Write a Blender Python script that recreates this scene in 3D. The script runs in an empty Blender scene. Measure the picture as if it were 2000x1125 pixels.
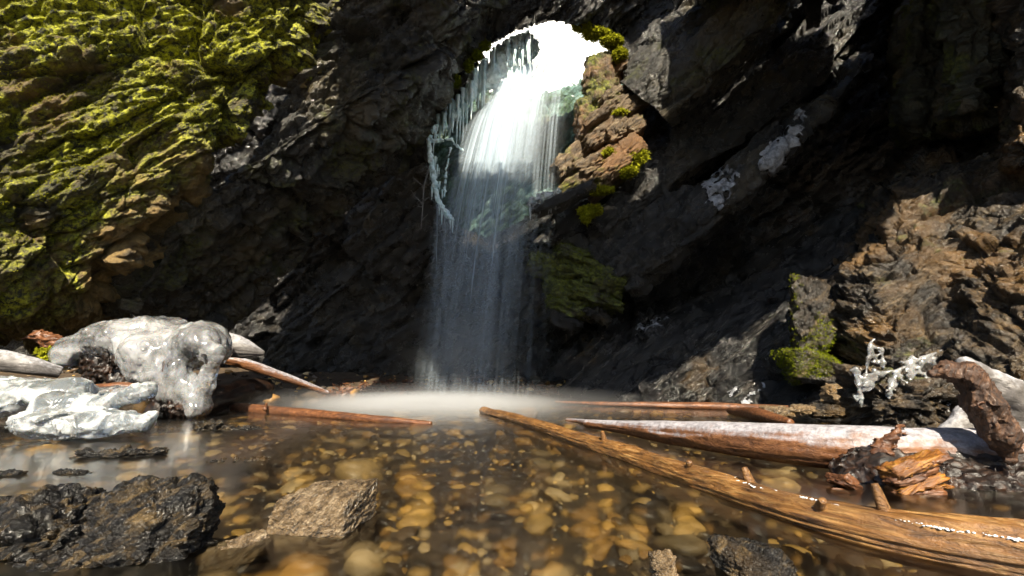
import bpy, bmesh, math, random
import numpy as np
from mathutils import Vector, Matrix

# ------------------------------------------------------------------ camera, sky, sun, exposure
sc = bpy.context.scene
CAMH, PITCH, FPX = 0.45, math.radians(10.0), 889.0
cam_d = bpy.data.cameras.new('camera'); cam = bpy.data.objects.new('camera', cam_d)
sc.collection.objects.link(cam); sc.camera = cam
cam_d.lens = 16.0; cam_d.sensor_width = 36.0; cam_d.clip_start = 0.05; cam_d.clip_end = 3000
cam.location = (0, 0, CAMH); cam.rotation_euler = (math.radians(90) + PITCH, 0, 0)

SUN_EL, SUN_AZ = math.radians(43), math.radians(3)      # azimuth: degrees to the right of straight behind the camera
world = bpy.data.worlds.new('World'); sc.world = world; world.use_nodes = True
wn = world.node_tree.nodes; wl = world.node_tree.links
sky = wn.new('ShaderNodeTexSky'); sky.sky_type = 'NISHITA'; sky.sun_disc = False
sky.sun_elevation = SUN_EL; sky.sun_rotation = math.pi - SUN_AZ
bg = wn['Background']; bg.inputs['Strength'].default_value = 0.05
wl.new(sky.outputs['Color'], bg.inputs['Color'])
to_sun = Vector((math.sin(SUN_AZ) * math.cos(SUN_EL), -math.cos(SUN_AZ) * math.cos(SUN_EL), math.sin(SUN_EL)))
sun_d = bpy.data.lights.new('sun', 'SUN'); sun = bpy.data.objects.new('sun', sun_d); sc.collection.objects.link(sun)
sun_d.energy = 4.2; sun_d.angle = math.radians(0.5); sun_d.color = (1.0, 0.89, 0.70)
sun.rotation_euler = to_sun.to_track_quat('Z', 'Y').to_euler()
sun.location = (2, -8, 9)
sc.view_settings.view_transform = 'Standard'; sc.view_settings.look = 'None'
sc.view_settings.exposure = 1.7; sc.view_settings.gamma = 1.0; sc.view_settings.use_curve_mapping = False
sc.render.engine = 'CYCLES'
cy = sc.cycles
cy.use_denoising = True
cy.max_bounces = 7; cy.diffuse_bounces = 2; cy.glossy_bounces = 3; cy.transmission_bounces = 5; cy.use_adaptive_sampling = True; cy.adaptive_threshold = 0.03
cy.transparent_max_bounces = 24; cy.volume_bounces = 1; cy.caustics_reflective = False; cy.caustics_refractive = False
cy.sample_clamp_indirect = 4.0

# ------------------------------------------------------------------ helpers
R = np.random.RandomState(7)
random.seed(7)
CT, ST = math.cos(PITCH), math.sin(PITCH)
def P(px, py, Y):
    u = (px - 1000.0) / FPX; v = (562.5 - py) / FPX
    dy = CT - ST * v; dz = ST + CT * v
    s = Y / dy
    return np.array((u * s, Y, CAMH + dz * s))
def W(px, py, z=0.0):                       # the point of the ray that lies at height z
    u = (px - 1000.0) / FPX; v = (562.5 - py) / FPX
    dy = CT - ST * v; dz = ST + CT * v
    s = (z - CAMH) / dz
    return np.array((u * s, dy * s, z))
def pix(p):                                 # metres of one photograph pixel at a point
    return p[1] / FPX
def proj(p):
    d = p - np.array((0, 0, CAMH)); f = d[..., 1] * CT + d[..., 2] * ST; up = -d[..., 1] * ST + d[..., 2] * CT
    return 1000 + FPX * d[..., 0] / f, 562.5 - FPX * up / f

GT = R.normal(size=(4096, 3)); GT /= np.linalg.norm(GT, axis=1)[:, None]; GT = GT.astype(np.float32)
UT = R.rand(4096, 3).astype(np.float32)
def ihash(c, seed):
    a = c.astype(np.int64)
    h = (a[:, 0] * 0x8da6b343) ^ (a[:, 1] * 0xd8163841) ^ (a[:, 2] * 0xcb1ab31f) ^ (seed * 0x9e3779b1)
    h = h & 0xffffffff
    h ^= h >> 13; h = (h * 0x5bd1e995) & 0xffffffff; h ^= h >> 15
    return h
def perlin(p, seed=0):
    p = p.astype(np.float32); b = np.floor(p); f = p - b; b = b.astype(np.int64)
    w = f * f * f * (f * (f * 6 - 15) + 10); out = np.zeros(len(p), np.float32)
    for i in (0, 1):
        for j in (0, 1):
            for k in (0, 1):
                o = np.array((i, j, k)); g = GT[ihash(b + o, seed) & 4095]
                d = ((f - o.astype(np.float32)) * g).sum(1)
                ww = (w[:, 0] if i else 1 - w[:, 0]) * (w[:, 1] if j else 1 - w[:, 1]) * (w[:, 2] if k else 1 - w[:, 2])
                out += ww * d
    return out * 1.5
def fbm(p, octv=4, seed=0, gain=0.5):
    a, s, t = 1.0, 1.0, np.zeros(len(p), np.float32)
    for o in range(octv):
        t += a * perlin(p * s + o * 17.3, seed + o); a *= gain; s *= 2.03
    return t
def ridged(p, octv=4, seed=0, gain=0.5):
    a, s, t = 1.0, 1.0, np.zeros(len(p), np.float32)
    for o in range(octv):
        t += a * (0.5 - np.abs(perlin(p * s + o * 11.1, seed + o))); a *= gain; s *= 2.1
    return t
def facet(p, seed=0, crack=0.38):           # broken-rock faces: each cell is a tilted plane, cracks between
    p = p.astype(np.float32); b = np.floor(p - 0.5).astype(np.int64)
    d1 = np.full(len(p), 1e9, np.float32); d2 = d1.copy(); val = np.zeros(len(p), np.float32)
    for i in (0, 1):
        for j in (0, 1):
            for k in (0, 1):
                c = b + np.array((i, j, k)); h = ihash(c, seed)
                q = p - (c + 0.5 + (UT[h & 4095] - 0.5) * 0.8).astype(np.float32)
                d = (q * q).sum(1); v = (q * GT[(h >> 7) & 4095]).sum(1) * 0.9 + (UT[(h >> 12) & 4095, 0] - 0.5) * 0.8
                m = d < d1
                d2 = np.where(m, d1, np.minimum(d2, d)); val = np.where(m, v, val); d1 = np.where(m, d, d1)
    e = np.sqrt(d2) - np.sqrt(d1)
    return val - crack * np.exp(-(e / 0.09) ** 2)
SA = math.radians(42)
def strata(p, ang=SA, tilt=0.25):
    s = np.array((math.cos(ang), 0, math.sin(ang))); n = np.array((-math.sin(ang), -tilt, math.cos(ang))); n /= np.linalg.norm(n)
    t = np.cross(n, s); t /= np.linalg.norm(t); s = np.cross(t, n)
    return np.stack((p @ s, p @ t, p @ n), 1)
def rockd(p, seed=0, big=0.30, mid=0.14, small=0.055, fine=0.03, an=(0.45, 0.6, 1.5), ang=SA):
    q = strata(p, ang) * np.array(an)
    d = big * facet(q / 1.1 + 3.1 + 0.25 * np.stack((perlin(p * 1.3, 5), perlin(p * 1.3, 6), perlin(p * 1.3, 7)), 1), seed)
    d += mid * facet(q / 0.42 + 1.7, seed + 1)
    d += small * facet(q / 0.16, seed + 2)
    d += fine * fbm(q / 0.10, 4, seed + 3, 0.6)
    return d

def mk(name, V, F, m=None, parent=None, smooth=True, uv=None, attrs=None):
    V = np.asarray(V, np.float32); me = bpy.data.meshes.new(name)
    Fs = F if isinstance(F, list) else [F]
    Fs = [np.asarray(f, np.int32) for f in Fs if len(f)]
    nl = sum(f.size for f in Fs); npo = sum(len(f) for f in Fs)
    me.vertices.add(len(V)); me.vertices.foreach_set('co', V.ravel())
    me.loops.add(nl); me.polygons.add(npo)
    li = np.concatenate([f.ravel() for f in Fs]); me.loops.foreach_set('vertex_index', li)
    tot = np.concatenate([np.full(len(f), f.shape[1], np.int32) for f in Fs])
    st = np.concatenate(([0], np.cumsum(tot)[:-1])).astype(np.int32)
    me.polygons.foreach_set('loop_start', st)
    me.polygons.foreach_set('use_smooth', np.full(npo, bool(smooth)))
    if uv is not None:
        l = me.uv_layers.new(name='UVMap'); l.data.foreach_set('uv', np.asarray(uv, np.float32)[li].ravel())
    if attrs:
        for k, a in attrs.items():
            at = me.attributes.new(k, 'FLOAT', 'POINT'); at.data.foreach_set('value', np.asarray(a, np.float32))
    me.update(); me.validate()
    o = bpy.data.objects.new(name, me); sc.collection.objects.link(o)
    if m: me.materials.append(m)
    if parent: o.parent = parent
    return o
def tag(o, label=None, cat=None, group=None, kind=None):
    if label: o['label'] = label
    if cat: o['category'] = cat
    if group: o['group'] = group
    if kind: o['kind'] = kind
    return o
def empty(name, loc=(0, 0, 0)):
    o = bpy.data.objects.new(name, None); o.empty_display_size = 0.1; sc.collection.objects.link(o)
    return o

def cr(C, t):                                # Catmull-Rom through C (n x k) at parameters t in 0..n-1
    C = np.asarray(C, float); n = len(C)
    i = np.clip(np.floor(t).astype(int), 0, n - 2); f = (t - i)
    sh = (len(t),) + (1,) * (C.ndim - 1); f = f.reshape(sh)
    E = np.concatenate(([2 * C[0] - C[1]], C, [2 * C[-1] - C[-2]]))
    p0, p1, p2, p3 = E[i], E[i + 1], E[i + 2], E[i + 3]
    return 0.5 * ((2 * p1) + (-p0 + p2) * f + (2 * p0 - 5 * p1 + 4 * p2 - p3) * f ** 2 + (-p0 + 3 * p1 - 3 * p2 + p3) * f ** 3)
def gridfaces(nv, nu):
    a = np.arange(nv * nu).reshape(nv, nu)
    return np.stack((a[:-1, :-1], a[:-1, 1:], a[1:, 1:], a[1:, :-1]), -1).reshape(-1, 4)
def gnorm(G):
    du = np.gradient(G, axis=1); dv = np.gradient(G, axis=0); n = np.cross(du, dv)
    return n / np.maximum(np.linalg.norm(n, axis=-1, keepdims=True), 1e-9)
def patch(ctrl, step, disp=None, face=None, fade=0.0):
    """ctrl rows x cols of (px,py,Y); returns displaced point grid and its normals"""
    C = np.array([[P(*c) for c in row] for row in ctrl])
    rl = np.linalg.norm(np.diff(C, axis=0), axis=2).mean(1); cl = np.linalg.norm(np.diff(C, axis=1), axis=2).mean(0)
    def par(l):
        n = max(6, int(l.sum() / step)); s = np.concatenate(([0], np.cumsum(l)))
        return np.interp(np.linspace(0, s[-1], n), s, np.arange(len(s)))
    G = cr(C, par(rl)); G = cr(np.swapaxes(G, 0, 1), par(cl)); G = np.swapaxes(G, 0, 1)
    n = gnorm(G)
    if face is None: face = np.array((0, 0, 1.5))
    if ((face - G) * n).sum(-1).mean() < 0: n = -n
    if disp is not None:
        sh = G.shape; d = disp(G.reshape(-1, 3)).reshape(sh[:2])
        G = G + n * d[..., None]
        n2 = gnorm(G); n2 *= np.sign((n2 * n).sum(-1, keepdims=True) + 1e-9); n = n2
    return G, n
def pobj(name, G, m, parent=None, mask=None):
    nv, nu = G.shape[:2]; F = gridfaces(nv, nu)
    if mask is not None: F = F[mask.reshape(-1)]
    return mk(name, G.reshape(-1, 3), F, m, parent)

def surfnet(f, org, h):
    s = f < 0; nx, ny, nz = f.shape
    cnt = np.zeros((nx - 1, ny - 1, nz - 1), np.int32); acc = np.zeros((nx - 1, ny - 1, nz - 1, 3), np.float32)
    O = [(i, j, k) for i in (0, 1) for j in (0, 1) for k in (0, 1)]
    def sub(A, o): return A[o[0]:nx - 1 + o[0], o[1]:ny - 1 + o[1], o[2]:nz - 1 + o[2]]
    for a in O:
        for ax in range(3):
            if a[ax]: continue
            b = list(a); b[ax] = 1
            fa, fb = sub(f, a), sub(f, b); m = sub(s, a) != sub(s, b)
            t = np.where(m, fa / np.where(m, fa - fb, 1), 0); cnt += m
            for c in range(3):
                acc[..., c] += np.where(m, a[c] + (t if c == ax else 0), 0)
    act = cnt > 0; idx = np.full(act.shape, -1, np.int64); idx[act] = np.arange(act.sum())
    ijk = np.argwhere(act); V = (ijk + acc[act] / cnt[act][:, None]) * h + org
    F = []
    for ax in range(3):
        u, v = (ax + 1) % 3, (ax + 2) % 3
        sl0 = [slice(1, -1)] * 3; sl0[ax] = slice(0, -1); sl1 = list(sl0); sl1[ax] = slice(1, None)
        m = s[tuple(sl0)] != s[tuple(sl1)]; w = np.argwhere(m)
        if not len(w): continue
        base = w.copy(); base[:, u] += 1; base[:, v] += 1
        ins = s[tuple(base.T)]
        q = []
        for (du, dv) in ((-1, -1), (0, -1), (0, 0), (-1, 0)):
            c = base.copy(); c[:, u] += du; c[:, v] += dv; q.append(idx[tuple(c.T)])
        q = np.stack(q, 1); q[~ins] = q[~ins][:, ::-1]; F.append(q)
    return V, np.concatenate(F)
def sdf(prims, h, k=0.03, cuts=(), noise=(), seed=0):
    """prims: ('c', a, b, ra, rb) tapered capsule | ('e', centre, (rx,ry,rz)) ellipsoid"""
    lo, hi = [], []
    for p in prims:
        if p[0] == 'c':
            r = max(p[3], p[4]); lo += [np.minimum(p[1], p[2]) - r]; hi += [np.maximum(p[1], p[2]) + r]
        else:
            lo += [p[1] - np.array(p[2])]; hi += [p[1] + np.array(p[2])]
    lo = np.min(lo, 0) - 4 * h - 0.03; hi = np.max(hi, 0) + 4 * h + 0.03
    n = np.ceil((hi - lo) / h).astype(int) + 1
    X = np.stack(np.meshgrid(*[lo[a] + h * np.arange(n[a]) for a in range(3)], indexing='ij'), -1).astype(np.float32)
    def prim(p):
        if p[0] == 'c':
            a, b = np.float32(p[1]), np.float32(p[2]); d = b - a; t = np.clip(((X - a) @ d) / max(d @ d, 1e-9), 0, 1)
            return np.linalg.norm(X - a - t[..., None] * d, axis=-1) - (p[3] + (p[4] - p[3]) * t)
        r = np.float32(p[2]); return (np.linalg.norm((X - np.float32(p[1])) / r, axis=-1) - 1) * r.min()
    f = None
    for p in prims:
        d = prim(p)
        if f is None: f = d; continue
        hh = np.clip(0.5 + 0.5 * (f - d) / k, 0, 1); f = f * (1 - hh) + d * hh - k * hh * (1 - hh)
    for p in cuts:
        d = -prim(p); kk = k * 0.5
        hh = np.clip(0.5 - 0.5 * (f - d) / kk, 0, 1); f = f * (1 - hh) + d * hh + kk * hh * (1 - hh)
    near = np.abs(f) < sum(abs(a) for _, a, _ in noise) * 0.9 + 2 * h if noise else None
    if noise:
        q = X[near]; t = np.zeros(len(q), np.float32)
        for i, (s, a, typ) in enumerate(noise):
            s = np.array(s) if np.ndim(s) else np.array((s, s, s))
            t += a * (fbm(q / s, 3, seed + i) if typ == 'f' else ridged(q / s, 3, seed + i) if typ == 'r' else facet(q / s, seed + i))
        f[near] += t
    f[0] = f[-1] = 1; f[:, 0] = f[:, -1] = 1; f[:, :, 0] = f[:, :, -1] = 1
    return surfnet(f, lo, h)

_ico = {}
def ico(sub):
    if sub not in _ico:
        bm = bmesh.new(); bmesh.ops.create_icosphere(bm, subdivisions=sub, radius=1)
        V = np.array([v.co[:] for v in bm.verts]); F = np.array([[v.index for v in f.verts] for f in bm.faces]); bm.free()
        _ico[sub] = (V, F)
    return _ico[sub]
def hull(half, sub=5, rot=0.0, tilt=(0, 0), extra=5, p=14, seed=0, d=(0.0, 0.0, 0.0), cutd=0.9, an=(1, 1, 2.5), fscale=1.0, cuts=()):
    """angular boulder: a sphere cast onto rough cut planes, then broken up; half = half sizes"""
    r = np.random.RandomState(seed); V, F = ico(sub); half = np.array(half, float)
    pl = []
    for ax in range(3):
        for s in (-1, 1):
            n = np.zeros(3); n[ax] = s; n += r.normal(size=3) * 0.10; n /= np.linalg.norm(n); pl.append((n, r.uniform(0.92, 1.05)))
    for i in range(extra):
        n = r.normal(size=3); n /= np.linalg.norm(n); pl.append((n, cutd * r.uniform(0.95, 1.3)))
    for n, dd in cuts: pl.append((np.array(n) / np.linalg.norm(n), dd))
    S = np.zeros(len(V))
    for n, dd in pl: S += np.maximum(V @ n / dd, 0) ** p
    Q = V * (S ** (-1 / p))[:, None]
    nrm = Q / np.linalg.norm(Q, axis=1)[:, None]
    Q = Q * half; sz = half.mean()
    q = Q / sz * np.array(an) + seed * 3.7
    disp = d[0] * facet(q * 1.3 * fscale, seed) + d[1] * facet(q * 3.3 * fscale, seed + 1) + d[2] * fbm(q * 6 * fscale, 4, seed + 2, 0.6)
    Q = Q + nrm * (disp * sz)[:, None]
    M = np.array(Matrix.Rotation(rot, 3, 'Z') @ Matrix.Rotation(tilt[0], 3, 'X') @ Matrix.Rotation(tilt[1], 3, 'Y'))
    return Q @ M.T, F
def tube(path, rad, na=40, step=0.012, disp=None, squash=1.0):
    C = np.asarray(path, float); rad = np.asarray(rad, float)
    L = np.linalg.norm(np.diff(C, axis=0), axis=1); s = np.concatenate(([0], np.cumsum(L))); n = max(8, int(s[-1] / step))
    ss = np.linspace(0, s[-1], n); t = np.interp(ss, s, np.arange(len(s)))
    Q = cr(C, t); rr = np.interp(ss, s, rad)
    T = np.gradient(Q, axis=0); T /= np.linalg.norm(T, axis=1)[:, None]
    up = np.array((0, 0, 1.0)) if abs(T[:, 2]).mean() < 0.8 else np.array((0, 1.0, 0))
    A = np.cross(T, up); A /= np.linalg.norm(A, axis=1)[:, None]; B = np.cross(A, T)
    th = np.linspace(0, 2 * np.pi, na, endpoint=False)
    dirs = A[:, None] * np.cos(th)[None, :, None] + B[:, None] * np.sin(th)[None, :, None] * squash
    base = Q[:, None] + dirs * rr[:, None, None]
    if disp is not None:
        U = np.stack((np.repeat(ss, na), np.tile(np.cos(th), n), np.tile(np.sin(th), n)), 1)
        base = base + dirs * (disp(U, base.reshape(-1, 3)).reshape(n, na) * rr[:, None])[..., None]
    V = base.reshape(-1, 3); a = np.arange(n * na).reshape(n, na); b = np.roll(a, -1, 1)
    F4 = np.stack((a[:-1], b[:-1], b[1:], a[1:]), -1).reshape(-1, 4)
    V = np.concatenate((V, [base[0].mean(0) - T[0] * rr[0] * 0.15, base[-1].mean(0) + T[-1] * rr[-1] * 0.15])); k = n * na
    F3 = np.concatenate((np.stack((b[0], a[0], np.full(na, k)), 1), np.stack((a[-1], b[-1], np.full(na, k + 1)), 1)))
    return V, [F4, F3]
def inpoly(x, y, poly):
    poly = np.array(poly, float); ins = np.zeros(x.shape, bool); n = len(poly)
    for i in range(n):
        x1, y1 = poly[i]; x2, y2 = poly[(i + 1) % n]
        if y1 == y2: continue
        c = ((y1 > y) != (y2 > y)) & (x < (x2 - x1) * (y - y1) / (y2 - y1) + x1); ins ^= c
    return ins

# ------------------------------------------------------------------ materials
class NT:
    def __init__(s, name):
        s.m = bpy.data.materials.new(name); s.m.use_nodes = True; s.t = s.m.node_tree; s.t.nodes.clear()
        s.out = s.t.nodes.new('ShaderNodeOutputMaterial')
    def n(s, typ, ins=None, **kw):
        x = s.t.nodes.new('ShaderNode' + typ)
        for k, v in kw.items(): setattr(x, k, v)
        for k, v in (ins or {}).items(): s.set(x.inputs[k], v)
        return x
    def set(s, sock, v):
        if hasattr(v, 'is_output') or isinstance(v, bpy.types.NodeSocket): s.t.links.new(v, sock)
        elif isinstance(v, bpy.types.Node): s.t.links.new(v.outputs[0], sock)
        else: sock.default_value = v
    def coord(s, rot=None, scale=(1, 1, 1), out='Object'):
        c = s.n('TexCoord').outputs[out]
        if rot is not None: c = s.n('Mapping', {'Vector': c, 'Rotation': rot}).outputs[0]
        return s.n('Mapping', {'Vector': c, 'Scale': scale}).outputs[0]
    def noise(s, vec, scale, detail=6, rough=0.6, dist=0.0):
        return s.n('TexNoise', {'Vector': vec, 'Scale': scale, 'Detail': detail, 'Roughness': rough, 'Distortion': dist}).outputs['Fac']
    def ramp(s, fac, stops, mode='LINEAR'):
        r = s.n('ValToRGB', {'Fac': fac}); e = r.color_ramp; e.interpolation = mode
        while len(e.elements) < len(stops): e.elements.new(0.5)
        for el, (p, c) in zip(e.elements, stops):
            el.position = p; el.color = (c, c, c, 1) if np.isscalar(c) else (*c, 1)
        return r.outputs['Color']
    def mix(s, fac, a, b, mode='MIX'):
        x = s.n('Mix', data_type='RGBA', blend_type=mode)
        s.set(x.inputs[0], fac)
        for sock, v in ((x.inputs[6], a), (x.inputs[7], b)):
            s.set(sock, (*v, 1) if isinstance(v, tuple) and len(v) == 3 else v)
        return x.outputs[2]
    def math(s, op, a, b=0.0, clamp=False):
        x = s.n('Math', operation=op, use_clamp=clamp); s.set(x.inputs[0], a); s.set(x.inputs[1], b); return x.outputs[0]
    def bump(s, h, strength, dist, nrm=None):
        b = s.n('Bump', {'Height': h, 'Strength': strength, 'Distance': dist})
        if nrm is not None: s.set(b.inputs['Normal'], nrm)
        return b.outputs[0]
    def bsdf(s, **ins):
        b = s.n('BsdfPrincipled')
        for k, v in ins.items(): s.set(b.inputs[k.replace('_', ' ')], v)
        return b
    def done(s, sh, vol=None):
        s.set(s.out.inputs['Surface'], sh); return s.m

def rock_mat(name, c0, c1, c2, ochre=None, och_amt=0.5, moss=0.0, mossc=((0.03, 0.045, 0.008), (0.16, 0.17, 0.02)), rough=(0.22, 0.6), sc_=(1.2, 1.2, 7), bump=1.0, coat=0.0, spec=0.7, bare=False):
    t = NT(name); rot = (0, SA, 0)
    cs = t.coord(rot, sc_); ci = t.coord()
    n1 = t.noise(cs, 2.2, 7, 0.72, 0.6); n2 = t.noise(ci, 1.1, 3, 0.6); n3 = t.noise(cs, 11, 4, 0.7)
    col = t.ramp(n1, [(0.36, c0), (0.52, c1), (0.68, c2)])
    col = t.mix(t.ramp(n3, [(0.35, 0.0), (0.65, 1.0)]), t.mix(0.55, col, c0), col)
    if ochre: col = t.mix(t.ramp(n2, [(0.62 - 0.3 * och_amt, 0.0), (0.78 - 0.3 * och_amt, 0.85)]), col, t.mix(n3, tuple(x * 0.35 for x in ochre), ochre))
    r = t.ramp(t.noise(ci, 3.0, 3, 0.7), [(0.3, rough[0]), (0.7, rough[1])])
    if moss > 0:
        mn = t.noise(ci, 1.6, 6, 0.72, 0.3)
        mf = t.ramp(mn, [(0.62 - 0.32 * moss, 0.0), (0.72 - 0.30 * moss, 1.0)])
        if bare:
            ba = t.n('Attribute', attribute_name='bare').outputs['Fac']; mf = t.math('MULTIPLY', mf, t.math('SUBTRACT', 1.0, ba, True))
            col = t.mix(t.math('MULTIPLY', ba, t.ramp(n1, [(0.36, 0.0), (0.6, 0.9)])), col, t.mix(n3, (0.14, 0.08, 0.02), (0.56, 0.36, 0.11)))
        mc = t.mix(t.ramp(t.noise(ci, 16, 4, 0.8), [(0.42, 0.0), (0.62, 1.0)]), mossc[0], mossc[1])
        col = t.mix(mf, col, mc); r = t.mix(mf, r, (0.85, 0.85, 0.85))
    b2 = t.bump(t.noise(ci, 38, 3, 0.75), bump, 0.02, t.bump(t.noise(cs, 9, 5, 0.75), bump, 0.06))
    s = t.bsdf(Base_Color=col, Roughness=r, Normal=b2)
    s.inputs['Specular IOR Level'].default_value = spec
    if coat: s.inputs['Coat Weight'].default_value = coat; s.inputs['Coat Roughness'].default_value = 0.12; t.set(s.inputs['Coat Normal'], b2)
    return t.done(s)
M = {}
M['mossy'] = rock_mat('mossy_rock', (0.006, 0.005, 0.003), (0.07, 0.058, 0.02), (0.30, 0.23, 0.09), ochre=(0.36, 0.22, 0.06), och_amt=0.46, moss=0.66,
                      mossc=((0.008, 0.010, 0.002), (0.52, 0.53, 0.02)), rough=(0.4, 0.8), sc_=(1.5, 1.5, 3), bare=True)
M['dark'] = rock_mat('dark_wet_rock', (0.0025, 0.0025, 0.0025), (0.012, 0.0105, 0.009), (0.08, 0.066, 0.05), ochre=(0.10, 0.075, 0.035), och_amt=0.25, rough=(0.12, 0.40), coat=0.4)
M['fold'] = rock_mat('lichened_dark_rock', (0.003, 0.003, 0.002), (0.017, 0.015, 0.010), (0.11, 0.09, 0.055), ochre=(0.12, 0.09, 0.035), och_amt=0.45, moss=0.3, mossc=((0.006, 0.008, 0.002), (0.10, 0.11, 0.015)), rough=(0.15, 0.45), coat=0.4)
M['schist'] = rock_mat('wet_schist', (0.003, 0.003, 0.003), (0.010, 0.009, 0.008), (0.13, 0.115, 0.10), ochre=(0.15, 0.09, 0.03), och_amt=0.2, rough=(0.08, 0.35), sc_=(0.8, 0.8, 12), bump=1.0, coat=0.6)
M['brown'] = rock_mat('brown_rock', (0.006, 0.005, 0.004), (0.048, 0.034, 0.020), (0.27, 0.19, 0.10), ochre=(0.26, 0.14, 0.04), och_amt=0.4, moss=0.05, rough=(0.2, 0.5), sc_=(1.2, 1.2, 7), bump=1.0, coat=0.35)
M['column'] = rock_mat('greenish_rock', (0.012, 0.012, 0.008), (0.06, 0.06, 0.035), (0.16, 0.14, 0.08), ochre=(0.17, 0.11, 0.04), och_amt=0.4, moss=0.35, rough=(0.4, 0.7), sc_=(3, 3, 1.2))
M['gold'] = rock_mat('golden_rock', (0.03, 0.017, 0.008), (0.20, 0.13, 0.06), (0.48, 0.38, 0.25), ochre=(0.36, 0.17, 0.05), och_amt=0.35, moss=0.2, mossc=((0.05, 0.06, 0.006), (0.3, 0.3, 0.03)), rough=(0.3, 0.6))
M['rim'] = rock_mat('rusty_mossy_rock', (0.02, 0.012, 0.006), (0.13, 0.07, 0.025), (0.32, 0.2, 0.09), ochre=(0.3, 0.14, 0.03), och_amt=0.4, moss=0.5, mossc=((0.04, 0.05, 0.006), (0.26, 0.27, 0.03)), sc_=(4, 4, 1.2))
M['mossblock'] = rock_mat('moss_covered_rock', (0.01, 0.01, 0.007), (0.05, 0.045, 0.03), (0.16, 0.13, 0.09), moss=0.75, mossc=((0.03, 0.04, 0.005), (0.2, 0.22, 0.02)), rough=(0.35, 0.7))
M['gully'] = rock_mat('gully_rock', (0.05, 0.10, 0.085), (0.18, 0.34, 0.30), (0.48, 0.66, 0.62), ochre=(0.2, 0.13, 0.04), och_amt=0.25, moss=0.45, mossc=((0.02, 0.05, 0.03), (0.09, 0.18, 0.07)), rough=(0.3, 0.6))
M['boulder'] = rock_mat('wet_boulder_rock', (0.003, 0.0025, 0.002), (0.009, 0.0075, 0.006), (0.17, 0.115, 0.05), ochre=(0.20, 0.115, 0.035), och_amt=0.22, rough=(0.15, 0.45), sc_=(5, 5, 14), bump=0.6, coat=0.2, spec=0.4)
M['slabrock'] = rock_mat('tan_slab_rock', (0.02, 0.014, 0.008), (0.24, 0.16, 0.08), (0.55, 0.43, 0.28), ochre=(0.4, 0.24, 0.08), och_amt=0.4, rough=(0.15, 0.5), sc_=(8, 8, 30), bump=0.7, coat=0.4)

M['grey_stone'] = rock_mat('grey_rock', (0.22, 0.23, 0.25), (0.4, 0.42, 0.45), (0.6, 0.62, 0.65), rough=(0.3, 0.6))
def ice_mat(name, white, trans, rough=0.12, bump=0.4, scale=9, tint=(0.86, 0.93, 0.96), dark=(0.35, 0.40, 0.44), coat=0.0):
    t = NT(name); c = t.coord(); n = t.noise(c, scale, 6, 0.65, 0.8); n2 = t.noise(c, scale * 4, 4, 0.6)
    col = t.mix(t.ramp(n, [(0.30, 0.0), (0.60, 1.0)]), dark, tint)
    tw = t.ramp(n, [(0.42, trans), (0.70, trans * (1 - white))])
    b = t.bump(n, bump, 0.012)
    s = t.bsdf(Base_Color=col, Roughness=rough, Normal=b); s.inputs['IOR'].default_value = 1.31; s.inputs['Coat Weight'].default_value = coat; s.inputs['Coat Roughness'].default_value = 0.2; s.inputs['Coat IOR'].default_value = 1.6
    t.set(s.inputs['Transmission Weight'], tw)
    s.inputs['Subsurface Weight'].default_value = 0.2; s.inputs['Subsurface Radius'].default_value = (0.06, 0.08, 0.10); s.inputs['Subsurface Scale'].default_value = 0.5
    return t.done(s)
M['ice'] = ice_mat('white_ice', 0.60, 0.86, rough=0.06, scale=7, bump=0.6, tint=(0.86, 0.90, 0.92), dark=(0.62, 0.70, 0.74), coat=0.6)
M['clear_ice'] = ice_mat('clear_ice', 0.32, 0.94, rough=0.05, tint=(0.92, 0.94, 0.97), dark=(0.88, 0.89, 0.90), scale=2.6, bump=0.3, coat=1.0)
M['curtain_ice'] = ice_mat('blue_icicle_ice', 0.9, 0.15, tint=(0.80, 0.94, 0.97), dark=(0.42, 0.68, 0.74), scale=6)
def snow_mat():
    t = NT('snow'); c = t.coord(); n = t.noise(c, 3, 7, 0.65)
    return t.done(t.bsdf(Base_Color=(0.88, 0.9, 0.93, 1), Roughness=0.6, Normal=t.bump(n, 0.5, 0.1)))
M['snow'] = snow_mat()
def frost_mat():
    t = NT('frost_crust'); c = t.coord(); n = t.noise(c, 40, 6, 0.7)
    return t.done(t.bsdf(Base_Color=t.ramp(n, [(0.3, (0.45, 0.46, 0.5)), (0.65, (0.82, 0.83, 0.86))]), Roughness=0.35, Normal=t.bump(n, 0.8, 0.01)))
M['frost'] = frost_mat()
def frost_sheen_mat():
    t = NT('frost_and_sheen'); c = t.coord(); n = t.noise(c, 16, 6, 0.75)
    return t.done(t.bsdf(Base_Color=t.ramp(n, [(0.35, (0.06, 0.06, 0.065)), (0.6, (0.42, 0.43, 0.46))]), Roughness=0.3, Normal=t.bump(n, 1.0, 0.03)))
M['frost_and_sheen'] = frost_sheen_mat()  # for frost on the slab and painted sky sheen on the schist
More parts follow.
